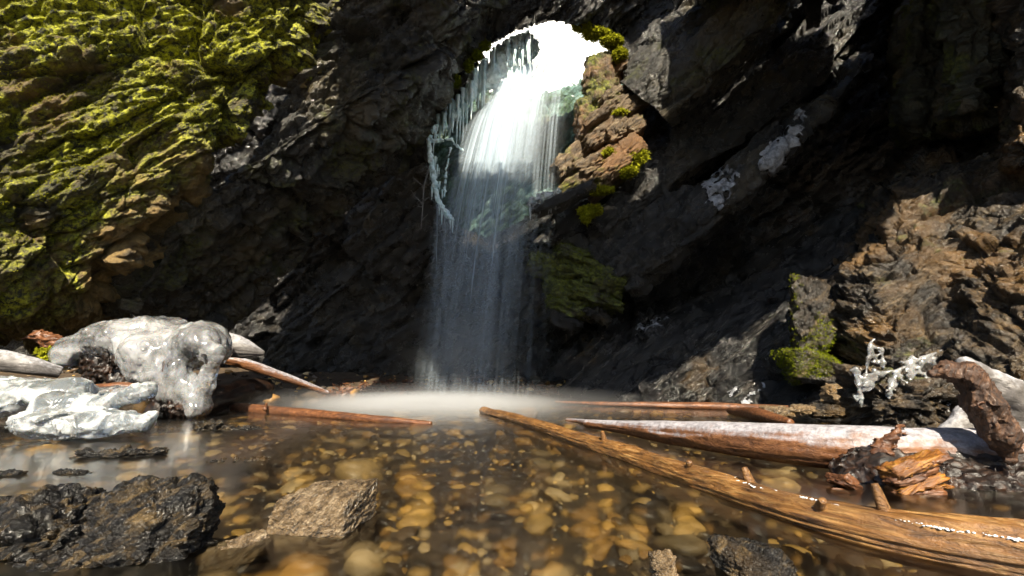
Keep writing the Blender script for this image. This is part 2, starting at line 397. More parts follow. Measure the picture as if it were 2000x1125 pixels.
def wood_mat(name, c0, c1, c2, sc_=(40, 40, 40), rough=(0.3, 0.6), frost=0.0, coat=0.0, axis=(0, 0, 0), bump=0.6, frostc=(0.40, 0.385, 0.42)):
    t = NT(name); cs = t.coord(axis, sc_); ci = t.coord()
    n = t.noise(cs, 1.0, 8, 0.65, 0.7); n2 = t.noise(ci, 7, 5, 0.6)
    col = t.ramp(n, [(0.3, c0), (0.5, c1), (0.72, c2)]); col = t.mix(t.ramp(n2, [(0.35, 0.0), (0.7, 0.7)]), col, c0)
    r = t.ramp(n2, [(0.3, rough[0]), (0.7, rough[1])])
    if frost:
        g = t.n('NewGeometry').outputs['Normal']; z = t.n('SeparateXYZ', {0: g}).outputs[2]
        f = t.math('ADD', t.math('MULTIPLY', z, 0.5), t.math('MULTIPLY', t.noise(t.coord(None, (1, 1, 1)), 13, 8, 0.8), 1.15))
        f = t.ramp(f, [(0.84 - 0.3 * frost, 0.0), (1.16 - 0.3 * frost, 1.0)])
        col = t.mix(f, col, t.mix(t.ramp(t.noise(ci, 30, 5, 0.75), [(0.35, 0.0), (0.65, 1.0)]), tuple(x * 0.35 for x in frostc), frostc)); r = t.mix(f, r, (0.45, 0.45, 0.45))
    b = t.bump(t.noise(ci, 60, 5, 0.7), bump * 0.6, 0.006, t.bump(n, bump, 0.012))
    s = t.bsdf(Base_Color=col, Roughness=r, Normal=b)
    if coat: s.inputs['Coat Weight'].default_value = coat; s.inputs['Coat Roughness'].default_value = 0.15
    return t.done(s)
ZR = math.radians
M['orange_log'] = wood_mat('wet_orange_log', (0.03, 0.014, 0.006), (0.24, 0.11, 0.03), (0.46, 0.27, 0.10), sc_=(5, 60, 60), axis=(0, 0, ZR(60)), coat=0.25, bump=1.0, rough=(0.25, 0.55))
M['frost_log'] = wood_mat('frosted_log', (0.05, 0.022, 0.012), (0.18, 0.075, 0.03), (0.30, 0.14, 0.06), frost=0.72, sc_=(6, 30, 40))
M['dark_wood'] = wood_mat('dark_wet_wood', (0.003, 0.002, 0.0015), (0.012, 0.006, 0.004), (0.07, 0.03, 0.013), coat=0.1, rough=(0.3, 0.6), sc_=(14, 30, 30))
M['red_wood'] = wood_mat('red_brown_wood', (0.03, 0.012, 0.006), (0.13, 0.05, 0.02), (0.30, 0.13, 0.05), coat=0.1, sc_=(8, 40, 40))
M['branch'] = wood_mat('weathered_branch', (0.008, 0.004, 0.003), (0.075, 0.032, 0.014), (0.26, 0.13, 0.06), coat=0.08, rough=(0.35, 0.7), sc_=(70, 70, 9), bump=1.0, axis=(0, ZR(-28), 0))
M['split'] = wood_mat('split_orange_wood', (0.03, 0.01, 0.004), (0.24, 0.09, 0.015), (0.50, 0.26, 0.04), sc_=(10, 40, 90), axis=(0, ZR(28), 0), rough=(0.35, 0.6))
M['grey_wood'] = wood_mat('frosted_grey_wood', (0.05, 0.045, 0.042), (0.13, 0.12, 0.115), (0.24, 0.22, 0.22), frost=0.35, sc_=(10, 30, 30), frostc=(0.42, 0.42, 0.45))
def moss_mat(name, a, b):
    t = NT(name); c = t.coord(); n = t.noise(c, 22, 5, 0.7); n2 = t.noise(c, 2.2, 4, 0.6)
    col = t.mix(t.ramp(n, [(0.35, 0.0), (0.65, 1.0)]), a, b); col = t.mix(t.ramp(n2, [(0.42, 0.0), (0.64, 0.6)]), col, tuple(x * 0.35 for x in b))
    d = t.n('BsdfDiffuse', {'Color': col}); tr = t.n('BsdfTranslucent', {'Color': col})
    return t.done(t.n('MixShader', {0: 0.3, 1: d.outputs[0], 2: tr.outputs[0]}))
M['moss'] = moss_mat('yellow_green_moss', (0.08, 0.09, 0.008), (0.50, 0.50, 0.03))
M['moss_dark'] = moss_mat('green_moss', (0.04, 0.055, 0.006), (0.30, 0.34, 0.02))
def pebble_mat():
    t = NT('river_stone'); a = t.n('Attribute', attribute_name='tone').outputs['Fac']; c = t.coord()
    col = t.ramp(a, [(0.0, (0.018, 0.015, 0.013)), (0.3, (0.075, 0.05, 0.032)), (0.5, (0.40, 0.21, 0.05)), (0.7, (0.68, 0.41, 0.11)), (0.85, (0.22, 0.17, 0.10)), (1.0, (0.70, 0.50, 0.25))])
    n = t.noise(c, 18, 5, 0.65); col = t.mix(t.ramp(n, [(0.3, 0.0), (0.7, 0.65)]), col, t.mix(0.75, col, (0.02, 0.015, 0.01)))
    return t.done(t.bsdf(Base_Color=col, Roughness=0.45, Normal=t.bump(n, 0.4, 0.01)))
M['pebble'] = pebble_mat()
def bed_mat():
    t = NT('stream_gravel'); c = t.coord(); n = t.noise(c, 9, 7, 0.7); v = t.n('TexVoronoi', {'Vector': c, 'Scale': 26}).outputs['Color']
    col = t.ramp(n, [(0.3, (0.015, 0.011, 0.008)), (0.55, (0.06, 0.04, 0.022)), (0.75, (0.16, 0.095, 0.04))])
    return t.done(t.bsdf(Base_Color=col, Roughness=0.7, Normal=t.bump(v, 0.6, 0.02)))
M['bed'] = bed_mat()
def water_mat():
    t = NT('stream_water'); c = t.coord(None, (1.0, 1.3, 1)); n = t.noise(c, 1.6, 2, 0.4, 0.3)
    nb = t.bump(n, 0.12, 0.05)
    fr = t.n('Fresnel', {'IOR': 1.25, 'Normal': nb}).outputs[0]
    tr = t.n('BsdfTransparent', {'Color': (0.93, 0.93, 0.86, 1)})
    rf = t.n('BsdfRefraction', {'Color': (0.95, 0.93, 0.86, 1), 'Roughness': 0.33, 'IOR': 1.06, 'Normal': nb})
    body = t.n('MixShader', {0: 0.5, 1: tr.outputs[0], 2: rf.outputs[0]})
    gl = t.n('BsdfGlossy', {'Color': (1, 1, 1, 1), 'Roughness': 0.16, 'Normal': nb})
    return t.done(t.n('MixShader', {0: fr, 1: body.outputs[0], 2: gl.outputs[0]}))
M['water'] = water_mat()
def fall_mat(name, freq, dens, thr, seed):
    t = NT(name); uv = t.n('TexCoord').outputs['UV']
    a = t.noise(t.n('Mapping', {'Vector': uv, 'Scale': (freq, 0.9, 1), 'Location': (seed, seed * 0.37, 0)}).outputs[0], 1.0, 5, 0.72)
    b = t.noise(t.n('Mapping', {'Vector': uv, 'Scale': (freq * 0.22, 0.5, 1), 'Location': (seed * 2.1, 3, 0)}).outputs[0], 1.0, 3, 0.6)
    al = t.math('MULTIPLY', t.ramp(a, [(thr, 0.0), (thr + 0.3, 1.0)]), t.ramp(b, [(0.34, 0.08), (0.62, 1.0)]))
    den = t.n('Attribute', attribute_name='strand').outputs['Fac']
    al = t.math('MULTIPLY', t.math('MULTIPLY', al, den), dens, True)
    d = t.n('BsdfDiffuse', {'Color': (0.74, 0.87, 0.99, 1)}); tl = t.n('BsdfTranslucent', {'Color': (0.74, 0.87, 0.99, 1)})
    w = t.n('MixShader', {0: 0.45, 1: d.outputs[0], 2: tl.outputs[0]})
    return t.done(t.n('MixShader', {0: al, 1: t.n('BsdfTransparent').outputs[0], 2: w.outputs[0]}))

# ------------------------------------------------------------------ setting: stream bed, water, cave
def bed_z(x, y):
    z = -0.13 - 0.03 * np.sin(x * 1.1 + y * 0.7) + 0.02 * np.sin(2.3 * x - 1.7 * y)
    z = z + np.clip((-x - 1.5) * 0.02, 0, 0.05)
    z = z + np.clip((y - 7.2) * 0.20, 0, 0.6)                     # the beach at the back
    z = z + np.clip((x - 2.6 - 0.1 * y), 0, 3) * 0.25
    return z
xs = np.concatenate((np.linspace(-60, -9, 16)[:-1], np.linspace(-9, 8, 240), np.linspace(8, 60, 16)[1:])); ys = np.concatenate((np.linspace(-60, -2, 20)[:-1], np.linspace(-2, 11, 220), np.linspace(11, 60, 12)[1:]))
X, Y = np.meshgrid(xs, ys); Z = bed_z(X, np.clip(Y, -60, 10.5)); Z = np.clip(Z, -0.3, 0.6)
pp = np.stack((X, Y, Z), -1).reshape(-1, 3); pp[:, 2] += 0.03 * fbm(pp * 3, 4, 3)
tag(mk('stream_bed', pp, gridfaces(len(ys), len(xs)), M['bed']), kind='structure')
xs = np.linspace(-11, 8, 120); ys = np.linspace(-6, 9.6, 100); X, Y = np.meshgrid(xs, ys)
tag(mk('stream_water', np.stack((X, Y, 0 * X), -1).reshape(-1, 3), gridfaces(len(ys), len(xs)), M['water']), kind='structure')

# left mossy wall
A = [[(-330, 690, 5.2), (-60, 680, 5.9), (80, 672, 6.4), (190, 655, 6.9), (270, 640, 7.3)],
     [(-330, 625, 3.6), (-60, 625, 4.3), (90, 615, 4.8), (185, 605, 5.1), (236, 592, 5.5)],
     [(-330, 450, 3.2), (-60, 450, 3.9), (130, 450, 4.4), (275, 440, 4.8), (340, 425, 5.3)],
     [(-330, 250, 3.1), (-60, 250, 3.8), (210, 250, 4.35), (430, 255, 4.85), (508, 250, 5.4)],
     [(-330, 100, 3.1), (-60, 100, 3.75), (260, 100, 4.3), (520, 110, 4.85), (590, 110, 5.4)],
     [(-340, -60, 3.1), (-60, -60, 3.7), (300, -60, 4.3), (610, -60, 4.9), (690, -60, 5.4)],
     [(-360, -320, 3.1), (-60, -320, 3.7), (340, -320, 4.3), (700, -320, 4.9), (800, -320, 5.4)]]
GA, NA = patch(A, 0.0145, lambda p: rockd(p, 11, 0.30, 0.13, 0.065, 0.05, an=(0.55, 0.75, 1.5)))
def sst(x, a, b):
    t = np.clip((x - a) / (b - a), 0, 1); return t * t * (3 - 2 * t)
uA = np.broadcast_to(np.linspace(0, 1, GA.shape[1])[None], GA.shape[:2]); nzA = fbm(GA.reshape(-1, 3) * 1.6, 4, 77).reshape(GA.shape[:2])
BARE = np.clip(sst(uA + 0.25 * nzA, 0.62, 0.85) * sst(GA[..., 2], 3.3, 2.3) + 0.8 * sst(GA[..., 2] + 0.5 * nzA, 1.45, 0.9), 0, 1)
leftwall = tag(mk('cave_wall', GA.reshape(-1, 3), gridfaces(*GA.shape[:2]), M['mossy'], attrs={'bare': BARE.reshape(-1)}), kind='structure')
# dark fold and its underside between the mossy wall and the opening
B = [[(215, 625, 5.6), (335, 440, 5.25), (500, 265, 5.3), (585, 115, 5.3), (690, -60, 5.3), (800, -330, 5.2)],
     [(236, 606, 5.4), (375, 415, 5.2), (555, 258, 5.3), (680, 120, 5.5), (810, -40, 5.6), (950, -330, 5.3)],
     [(255, 612, 5.4), (432, 392, 5.3), (612, 262, 5.45), (760, 170, 5.8), (905, 70, 6.3), (1010, -120, 6.3)],
     [(300, 640, 6.0), (480, 450, 5.9), (660, 310, 6.1), (790, 235, 6.6), (905, 120, 7.0), (1020, -60, 7.0)],
     [(420, 690, 7.2), (600, 520, 7.3), (730, 380, 7.5), (815, 300, 7.6), (900, 170, 7.7), (1030, -40, 7.6)]]
GB, NB = patch(B, 0.020, lambda p: rockd(p, 23, 0.26, 0.15, 0.075, 0.045, an=(0.5, 0.7, 1.5)))
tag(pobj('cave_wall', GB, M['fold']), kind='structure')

# back wall with the opening the fall comes through
cols = [-400, 0, 300, 500, 680, 800, 900, 1000, 1100, 1200, 1300, 1420, 1560, 1720, 1900, 2300]
offs = [0.4, 0.4, 0.6, 0.6, 0.35, 0.1, 0, 0, 0, 0.05, 0.3, 0.6, 0.9, 0.9, 0.6, 0]
rows = [(815, 9.1), (720, 9.1), (600, 8.7), (480, 8.0), (360, 7.55), (240, 7.35), (140, 7.25), (60, 7.1), (0, 6.85), (-70, 6.7)]
Cg = [[(c, r, y + o) for c, o in zip(cols, offs)] for r, y in rows]
GC, NC = patch(Cg, 0.032, lambda p: rockd(p, 31, 0.34, 0.17, 0.07, 0.04))
HOLE = [(1080, 40), (1005, 62), (950, 90), (908, 142), (870, 188), (842, 230), (830, 262), (838, 330), (845, 390), (868, 430), (900, 480), (960, 500), (1020, 465), (1060, 425), (1120, 400),
        (1190, 370), (1255, 320), (1240, 285), (1262, 240), (1235, 190), (1218, 150), (1218, 95), (1170, 70), (1130, 52)]
cx = 0.25 * (GC[:-1, :-1] + GC[1:, :-1] + GC[:-1, 1:] + GC[1:, 1:]); hx, hy = proj(cx)
keep = ~inpoly(hx, hy, HOLE)
nv, nu = GC.shape[:2]; Fc = gridfaces(nv, nu)[keep.reshape(-1)]
from collections import Counter
edges = np.concatenate([Fc[:, [0, 1]], Fc[:, [1, 2]], Fc[:, [2, 3]], Fc[:, [3, 0]]]); Vc = GC.reshape(-1, 3)
es = np.sort(edges, 1); key = es[:, 0] * len(Vc) + es[:, 1]; u, inv, cnt = np.unique(key, return_inverse=True, return_counts=True)
be = edges[cnt[inv] == 1]; ex, ey = proj(Vc[be].mean(1)); rim = be[(ex > 780) & (ex < 1310) & (ey > 20) & (ey < 540)]
rv = np.unique(rim); ring = {v: i for i, v in enumerate(rv)}; K = 26; Vs = [Vc]; cur = Vc[rv]; fr = []
ctr = P(1040, 270, 7.4)
for k in range(K):
    out = cur - ctr; out[:, 1] = 0; out /= np.linalg.norm(out, axis=1)[:, None]
    cur = cur + np.array((0, 0.030, 0.036)) + out * 0.014
    disp = cur + out * (np.abs(rockd(cur, 41, 0.12, 0.10, 0.06, 0.03)) * min(1, k / 5))[:, None]
    Vs.append(disp)
base = [len(Vc) + k * len(rv) for k in range(K)]
for a, b in rim:
    ia, ib = ring[a], ring[b]; fr.append((b, a, base[0] + ia, base[0] + ib))
    for k in range(K - 1): fr.append((base[k] + ib, base[k] + ia, base[k + 1] + ia, base[k + 1] + ib))
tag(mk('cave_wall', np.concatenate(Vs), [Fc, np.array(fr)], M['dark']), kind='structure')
# rock bridge over the opening, its top and front
Bt = [[(860, -60, 6.75), (960, -60, 6.7), (1100, -60, 6.65), (1240, -60, 6.7), (1340, -60, 6.8)],
      [(860, -90, 6.8), (960, -90, 6.75), (1100, -90, 6.7), (1240, -90, 6.75), (1340, -90, 6.85)],
      [(860, -60, 7.6), (960, -40, 7.5), (1100, -40, 7.45), (1240, -40, 7.5), (1340, -60, 7.6)]]
G, n = patch(Bt, 0.06, lambda p: rockd(p, 33, 0.1, 0.08, 0.03, 0.02)); tag(pobj('unseen_roof', G, M['dark']), kind='structure')
# roof left and right of the slot in front of the fall, added unseen over the chamber to shade the walls
def roof(x0, x1, y0, y1, z0, z1, seed):
    nx, ny = 60, 90; X, Y = np.meshgrid(np.linspace(0, 1, nx), np.linspace(0, 1, ny))
    xx = x0(Y) + (x1(Y) - x0(Y)) * X; yy = y0 + (y1 - y0) * Y; zz = z0 + (z1 - z0) * Y
    p = np.stack((xx, yy, zz), -1); q = p.reshape(-1, 3); d = rockd(q, seed, 0.5, 0.2, 0.06, 0.0).reshape(ny, nx)
    p[..., 2] -= d; lo = p; hi = p.copy(); hi[..., 2] = zz + 0.7
    V = np.concatenate((lo.reshape(-1, 3), hi.reshape(-1, 3))); F = gridfaces(ny, nx); a = np.arange(nx * ny).reshape(ny, nx); o = nx * ny; sides = []
    for e in (a[0], a[-1][::-1], a[:, 0][::-1], a[:, -1]): sides.append(np.stack((e[:-1], e[1:], e[1:] + o, e[:-1] + o), 1))
    tag(mk('unseen_roof', V, [F, F[:, ::-1] + o, np.concatenate(sides)], M['dark']), kind='structure')
roof(lambda Y: -2.2 + 0 * Y, lambda Y: -0.75 + 0 * Y, 0.4, 6.6, 6.5, 6.7, 51)
roof(lambda Y: 2.55 + 0 * Y, lambda Y: 5.2 + 0 * Y, 0.9, 6.3, 6.1, 6.0, 52)
roof(lambda Y: 1.7 + 0 * Y, lambda Y: 3.5 + 0 * Y, -0.1, 1.3, 6.5, 6.4, 54)  # added to keep sun off the schist slope

roof(lambda Y: -0.9 + 0 * Y, lambda Y: 0.55 + 0 * Y, 0.1, 3.4, 6.5, 6.6, 53)
roof(lambda Y: 0.5 + 0 * Y, lambda Y: 2.7 + 0 * Y, 0.1, 2.7, 6.5, 6.6, 55)  # added with the piece above to shade the back wall and lower fall
# slanting slabs right of the opening
D1 = [[(1212, 160, 7.2), (1262, 88, 7.0), (1335, 0, 6.8), (1410, -90, 6.6)],
      [(1240, 182, 6.8), (1305, 112, 6.45), (1385, 20, 6.15), (1460, -90, 5.9)],
      [(1275, 208, 6.6), (1350, 145, 6.15), (1440, 48, 5.85), (1535, -90, 5.6)],
      [(1305, 240, 6.6), (1388, 172, 6.2), (1478, 68, 5.9), (1580, -90, 5.6)],
      [(1315, 246, 7.7), (1405, 180, 7.5), (1510, 80, 7.3), (1630, -90, 7.0)]]
D2 = [[(1170, 400, 7.5), (1300, 262, 7.3), (1420, 182, 7.1), (1560, 60, 6.95), (1690, -90, 6.8)],
      [(1160, 430, 7.2), (1300, 330, 6.95), (1440, 245, 6.75), (1600, 110, 6.6), (1750, -90, 6.4)],
      [(1180, 460, 7.2), (1310, 370, 7.0), (1460, 275, 6.8), (1640, 120, 6.6), (1800, -90, 6.4)],
      [(1200, 470, 8.0), (1320, 380, 7.9), (1470, 280, 7.8), (1650, 130, 7.7), (1820, -90, 7.5)]]
D3 = [[(1110, 470, 7.6), (1250, 398, 7.1), (1380, 342, 6.7), (1480, 268, 6.5), (1578, 212, 6.4), (1690, 100, 6.3)],
      [(1165, 508, 7.15), (1285, 438, 6.7), (1398, 374, 6.3), (1498, 294, 6.1), (1592, 222, 6.1), (1705, 105, 6.1)],
      [(1225, 568, 7.15), (1308, 508, 6.7), (1408, 418, 6.3), (1502, 330, 6.1), (1590, 242, 6.1), (1712, 112, 6.1)],
      [(1240, 592, 8.3), (1330, 530, 8.1), (1430, 440, 7.9), (1525, 350, 7.7), (1612, 262, 7.7), (1735, 125, 7.6)]]
ceil = None; slabs = []
root = tag(empty('cave_ceiling'), kind='structure')
for i, D in enumerate((D1, D2, D3)):
    G, n = patch(D, 0.018, lambda p: rockd(p, 61 + i, 0.14, 0.12, 0.06, 0.035, an=(0.35, 0.5, 2.0), ang=math.radians(46)))
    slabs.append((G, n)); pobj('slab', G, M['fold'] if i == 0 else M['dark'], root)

# wet schist slope and brown wall on the right
E = [[(1060, 800, 7.5), (1250, 812, 6.4), (1400, 818, 5.5), (1550, 825, 4.8), (1720, 832, 4.2)],
     [(1090, 745, 7.9), (1250, 735, 6.9), (1400, 735, 5.9), (1550, 725, 5.1), (1720, 705, 4.5)],
     [(1110, 665, 8.3), (1270, 640, 7.5), (1420, 620, 6.5), (1550, 600, 5.7), (1720, 570, 4.9)],
     [(1190, 602, 8.9), (1330, 590, 8.3), (1450, 545, 7.4), (1580, 480, 6.5), (1730, 430, 5.6)],
     [(1250, 575, 9.6), (1400, 545, 9.2), (1510, 480, 8.6), (1640, 400, 7.8), (1780, 340, 7.0)]]
GE, NE = patch(E, 0.016, lambda p: rockd(p, 71, 0.16, 0.15, 0.08, 0.045, an=(0.22, 0.45, 3.0), ang=math.radians(40)))
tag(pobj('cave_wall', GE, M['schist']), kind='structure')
Fw = [[(1590, 850, 4.5), (1720, 850, 3.7), (1860, 850, 3.3), (2020, 850, 2.95), (2350, 850, 2.4)],
      [(1595, 740, 5.2), (1720, 745, 4.1), (1860, 745, 3.55), (2020, 740, 3.1), (2350, 730, 2.5)],
      [(1560, 600, 5.7), (1700, 600, 4.5), (1850, 600, 4.0), (2010, 590, 3.4), (2350, 570, 2.7)],
      [(1610, 490, 6.3), (1720, 480, 5.0), (1860, 460, 4.4), (2010, 450, 3.8), (2350, 430, 3.0)],
      [(1690, 360, 7.1), (1770, 330, 5.8), (1880, 310, 5.2), (2020, 300, 4.5), (2350, 260, 3.6)],
      [(1740, 290, 7.6), (1800, 260, 6.9), (1900, 240, 6.4), (2030, 220, 5.6), (2350, 160, 4.6)]]
GF, NF = patch(Fw, 0.014, lambda p: rockd(p, 83, 0.22, 0.11, 0.085, 0.06, an=(0.32, 0.5, 2.5), ang=math.radians(33)))
tag(pobj('cave_wall', GF, M['brown']), kind='structure')
# hanging columns, upper right
for i, (c, m) in enumerate((([(1745, 2.0), (1770, 0), (1810, -.25), (1850, 0), (1870, 2.0)], 'column'), ([(1838, 2.0), (1858, 0), (1898, -.3), (1945, 0), (1960, 1.6)], 'column'), ([(1935, 2.0), (1960, 0), (2030, -.4), (2130, -.6), (2350, -.6)], 'brown'))):
    b = (5.9, 4.9, 4.5)[i]; bot = (250, 235, 330)[i]
    T = [[(x + (40 if r < 0 else 0) * (1 - i * .4), (bot + 25 if k == 0 else r) , b + d + (1.2 if k == 0 else 0) - 0.2 * max(0, k - 1)) for x, d in c] for k, r in enumerate((bot + 10, bot - 10, bot - 110, 40, -90, -330))]
    G, n = patch(T, 0.02, lambda p: rockd(p, 91 + i, 0.16, 0.10, 0.06, 0.035, an=(1.2, 1.0, 0.7)))
    tag(pobj('cave_wall', G, M[m]), kind='structure')
# outer cave mass closing the sides
S = [[(2150, 900, 2.7), (2500, 900, 1.6), (2900, 900, .9)], [(2150, 500, 3.4), (2600, 450, 1.9), (3000, 500, 1.0)], [(2150, 100, 4.2), (2700, 0, 2.2), (3300, 0, 1.1)], [(2150, -330, 4.4), (2700, -400, 2.5), (3300, -500, 1.2)]]
G, n = patch(S, 0.07, lambda p: rockd(p, 95, 0.3, 0.15, 0.06, 0.0)); tag(pobj('cave_wall', G, M['brown']), kind='structure')

# gully beyond the opening: green wall and snow bank
Gu = [[(760, 545, 9.6), (900, 540, 9.4), (1050, 520, 9.2), (1200, 490, 9.0), (1350, 470, 9.0)],
      [(770, 420, 9.0), (900, 420, 9.0), (1050, 420, 9.1), (1200, 400, 9.0), (1350, 380, 8.7)],
      [(740, 300, 8.6), (900, 290, 9.2), (1050, 290, 9.4), (1200, 280, 9.3), (1350, 260, 8.8)],
      [(740, 215, 8.8), (900, 200, 9.4), (1050, 205, 9.7), (1200, 190, 9.5), (1350, 150, 9.0)],
      [(740, 170, 9.1), (900, 160, 9.7), (1050, 165, 10.1), (1200, 150, 9.9), (1350, 110, 9.3)]]
GG, NG = patch(Gu, 0.03, lambda p: rockd(p, 101, 0.25, 0.16, 0.08, 0.05)); tag(pobj('gully_wall', GG, M['gully']), kind='structure')
Sn = [[(700, 200, 9.1), (900, 190, 9.6), (1050, 195, 9.9), (1200, 180, 9.8), (1400, 150, 9.2)], [(700, 70, 10.0), (900, 70, 10.6), (1050, 75, 11), (1200, 60, 10.8), (1400, 30, 10.2)],
      [(640, -20, 12), (900, 0, 12.5), (1050, 10, 13), (1200, 0, 12.6), (1460, -30, 12)], [(560, -80, 15), (900, -60, 16), (1050, -50, 17), (1200, -60, 16), (1560, -90, 15)]]
G, n = patch(Sn, 0.08, lambda p: 0.25 * fbm(p * 0.8, 4, 5)); tag(pobj('snow_bank', G, M['snow']), kind='structure')
# ------------------------------------------------------------------ things at the opening
def thing(name, label, cat, group=None): return tag(empty(name), label, cat, group)
# waterfall: several curved sheets of falling strands
wf = thing('waterfall', 'white silky waterfall dropping through the hole in the cave roof', 'waterfall')
def sheet(name, tops, bots, m, seed, dens, wob=0.05, sag=0.0, nt=90, ns=120, parent=wf, end=1.0):
    """tops/bots: rows of (px,py,Y) left to right; strands run from a top point to a bottom point on a falling curve"""
    Tp = np.array([P(*c) for c in tops]); Bp = np.array([P(*c) for c in bots]); t = np.linspace(0, len(tops) - 1, nt)
    a = cr(Tp, t); b = cr(Bp, t); s = np.linspace(0, end, ns)
    G = np.zeros((ns, nt, 3)); h = np.sqrt(s)                     # horizontal travel goes with time, drop with time squared
    G[..., :2] = a[None, :, :2] + (b - a)[None, :, :2] * h[:, None, None]
    G[..., 2] = a[None, :, 2] + (b - a)[None, :, 2] * (s * 0.94 + 0.06 * h)[:, None]
    q = np.stack((np.tile(np.linspace(0, 9, nt), ns), np.repeat(s * 1.2, nt), np.full(nt * ns, seed)), 1)
    G[..., 1] += (wob * fbm(q * 1.5, 3, seed)).reshape(ns, nt) * (0.3 + s)[:, None] * 2
    u = np.linspace(0, 1, nt); edge = np.clip(np.minimum(u, 1 - u) / 0.30, 0, 1); edge = edge * edge * (3 - 2 * edge)
    de = dens(s)[:, None] * edge[None]
    uv = np.stack(np.broadcast_arrays(u[None] * 1.0, s[:, None]), -1).reshape(-1, 2)
    return mk(name, G.reshape(-1, 3), gridfaces(ns, nt), m, parent, uv=uv, attrs={'strand': de.reshape(-1)})
f1 = lambda s: np.interp(s, [0, 0.05, 0.30, 0.55, 0.8, 1], [1.0, 1.0, 0.9, 0.50, 0.30, 0.20])
f2 = lambda s: np.interp(s, [0, 0.05, 0.35, 0.6, 1], [0.6, 1.0, 0.7, 0.32, 0.14])
f3 = lambda s: np.interp(s, [0, 0.05, 0.35, 0.6, 1], [0.3, 0.75, 0.5, 0.25, 0.1])
for i, (dx, dy) in enumerate(((0, 0), (-6, .12), (8, .24))):
    sheet('water_veil', [(945 + dx, 215, 7.5 + dy), (985 + dx, 182, 7.6 + dy), (1045 + dx, 122, 7.8 + dy), (1105 + dx, 118, 7.8 + dy)],
          [(800 + dx, 790, 6.7 + dy), (850 + dx, 790, 6.7 + dy), (930 + dx, 790, 6.7 + dy), (1010 + dx, 790, 6.75 + dy)], fall_mat('falling_water', 40, 1.0, 0.40, 1.3 + i * 7), i, f1)
for i, (dx, dy) in enumerate(((0, -.12), (5, .1))):
    sheet('water_veil', [(1040 + dx, 128, 7.75 + dy), (1080 + dx, 120, 7.75 + dy), (1119 + dx, 128, 7.7 + dy)],
          [(930 + dx, 790, 6.9 + dy), (1000 + dx, 790, 6.9 + dy), (1085 + dx, 790, 7.0 + dy)], fall_mat('falling_strands', 30, 0.9, 0.44, 21 + i * 5), 7 + i, f2)
sheet('water_veil', [(975, 150, 7.75), (1040, 116, 7.75), (1112, 116, 7.75)], [(850, 790, 6.9), (940, 790, 6.9), (1010, 790, 7.0)], fall_mat('falling_mass', 12, 1.0, 0.20, 51), 12, lambda s: np.interp(s, [0, .04, .22, .38, 1], [.9, 1, .95, .35, .0]))
sheet('water_veil', [(895, 250, 7.45), (940, 225, 7.5), (1000, 195, 7.55)], [(790, 790, 6.6), (830, 790, 6.6), (890, 790, 6.65)], fall_mat('falling_spray', 40, 0.8, 0.42, 33), 11, f3)
sheet('side_trickle', [(846, 395, 7.3), (858, 400, 7.3), (872, 405, 7.3)], [(826, 790, 6.8), (862, 790, 6.8), (905, 790, 6.8)], fall_mat('trickle', 22, 0.75, 0.36, 39), 15, lambda s: np.interp(s, [0, .1, .5, 1], [.9, .8, .35, .1]), nt=50)

# ice hanging from the left rim of the opening
ic = thing('ice_curtain', 'pale blue curtain of icicles along the left rim of the hole', 'icicles')
V, F = ico(3)
def icicle(parent, top, L, r, seed, lean=0.0, m=None, name='icicle'):
    n = 14; na = 9; s = np.linspace(0, 1, n); th = np.linspace(0, 2 * np.pi, na, endpoint=False); rs = np.random.RandomState(seed)
    rr = r * (1 - s) ** 0.75 * (1 + 0.16 * np.sin(s * rs.uniform(14, 26) + rs.uniform(0, 6))) + 0.002
    q = np.zeros((n, na, 3)); q[..., 0] = top[0] + lean * s[:, None] * L + rr[:, None] * np.cos(th); q[..., 1] = top[1] + rr[:, None] * np.sin(th); q[..., 2] = top[2] - (s * L)[:, None]
    a = np.arange(n * na).reshape(n, na); b = np.roll(a, -1, 1)
    return mk(name, q.reshape(-1, 3), np.stack((a[:-1], a[1:], b[1:], b[:-1]), -1).reshape(-1, 4), m or M['curtain_ice'], parent)
rimp = np.array([(1030, 70), (1000, 80), (965, 98), (935, 130), (905, 168), (880, 198), (858, 228), (842, 256)], float)
rl = [(1, 60), (2, 75), (2.6, 95), (3.4, 80), (4.4, 70), (5.2, 55), (6, 50), (7, 30)]
for i in range(110):
    t = R.uniform(0, 7) ; xy = cr(rimp, np.array([t]))[0]; dep = R.uniform(0, 1)
    Y = 7.35 + 0.55 * dep; L = np.interp(t, [a for a, b in rl], [b for a, b in rl]) * R.uniform(0.45, 1.1) * Y / FPX
    p = P(xy[0] + R.uniform(-6, 10) + 10 * dep, xy[1] + R.uniform(-8, 6) - 6 * dep, Y)
    icicle(ic, p, L * 1.15, R.uniform(0.022, 0.055), 100 + i)
pr = []
for (x, y, r, Y) in ((985, 120, 34, 7.7), (1010, 100, 30, 7.8), (965, 150, 26, 7.65), (995, 160, 24, 7.7), (1020, 140, 26, 7.8), (940, 160, 20, 7.6), (1035, 95, 24, 7.9), (975, 185, 13, 7.65), (915, 190, 16, 7.55), (1035, 165, 12, 7.8), (890, 222, 14, 7.5), (868, 248, 11, 7.45)):
    p = P(x, y, Y); s = Y / FPX; pr.append(('e', p, (r * s, 0.9 * r * s, 1.25 * r * s)))
Vv, Ff = sdf(pr, 0.026, 0.09, noise=[((0.09, 0.09, 0.22), 0.06, 'r'), (0.05, 0.035, 'f')], seed=3)
mk('ice_mass', Vv, Ff, M['curtain_ice'], ic)
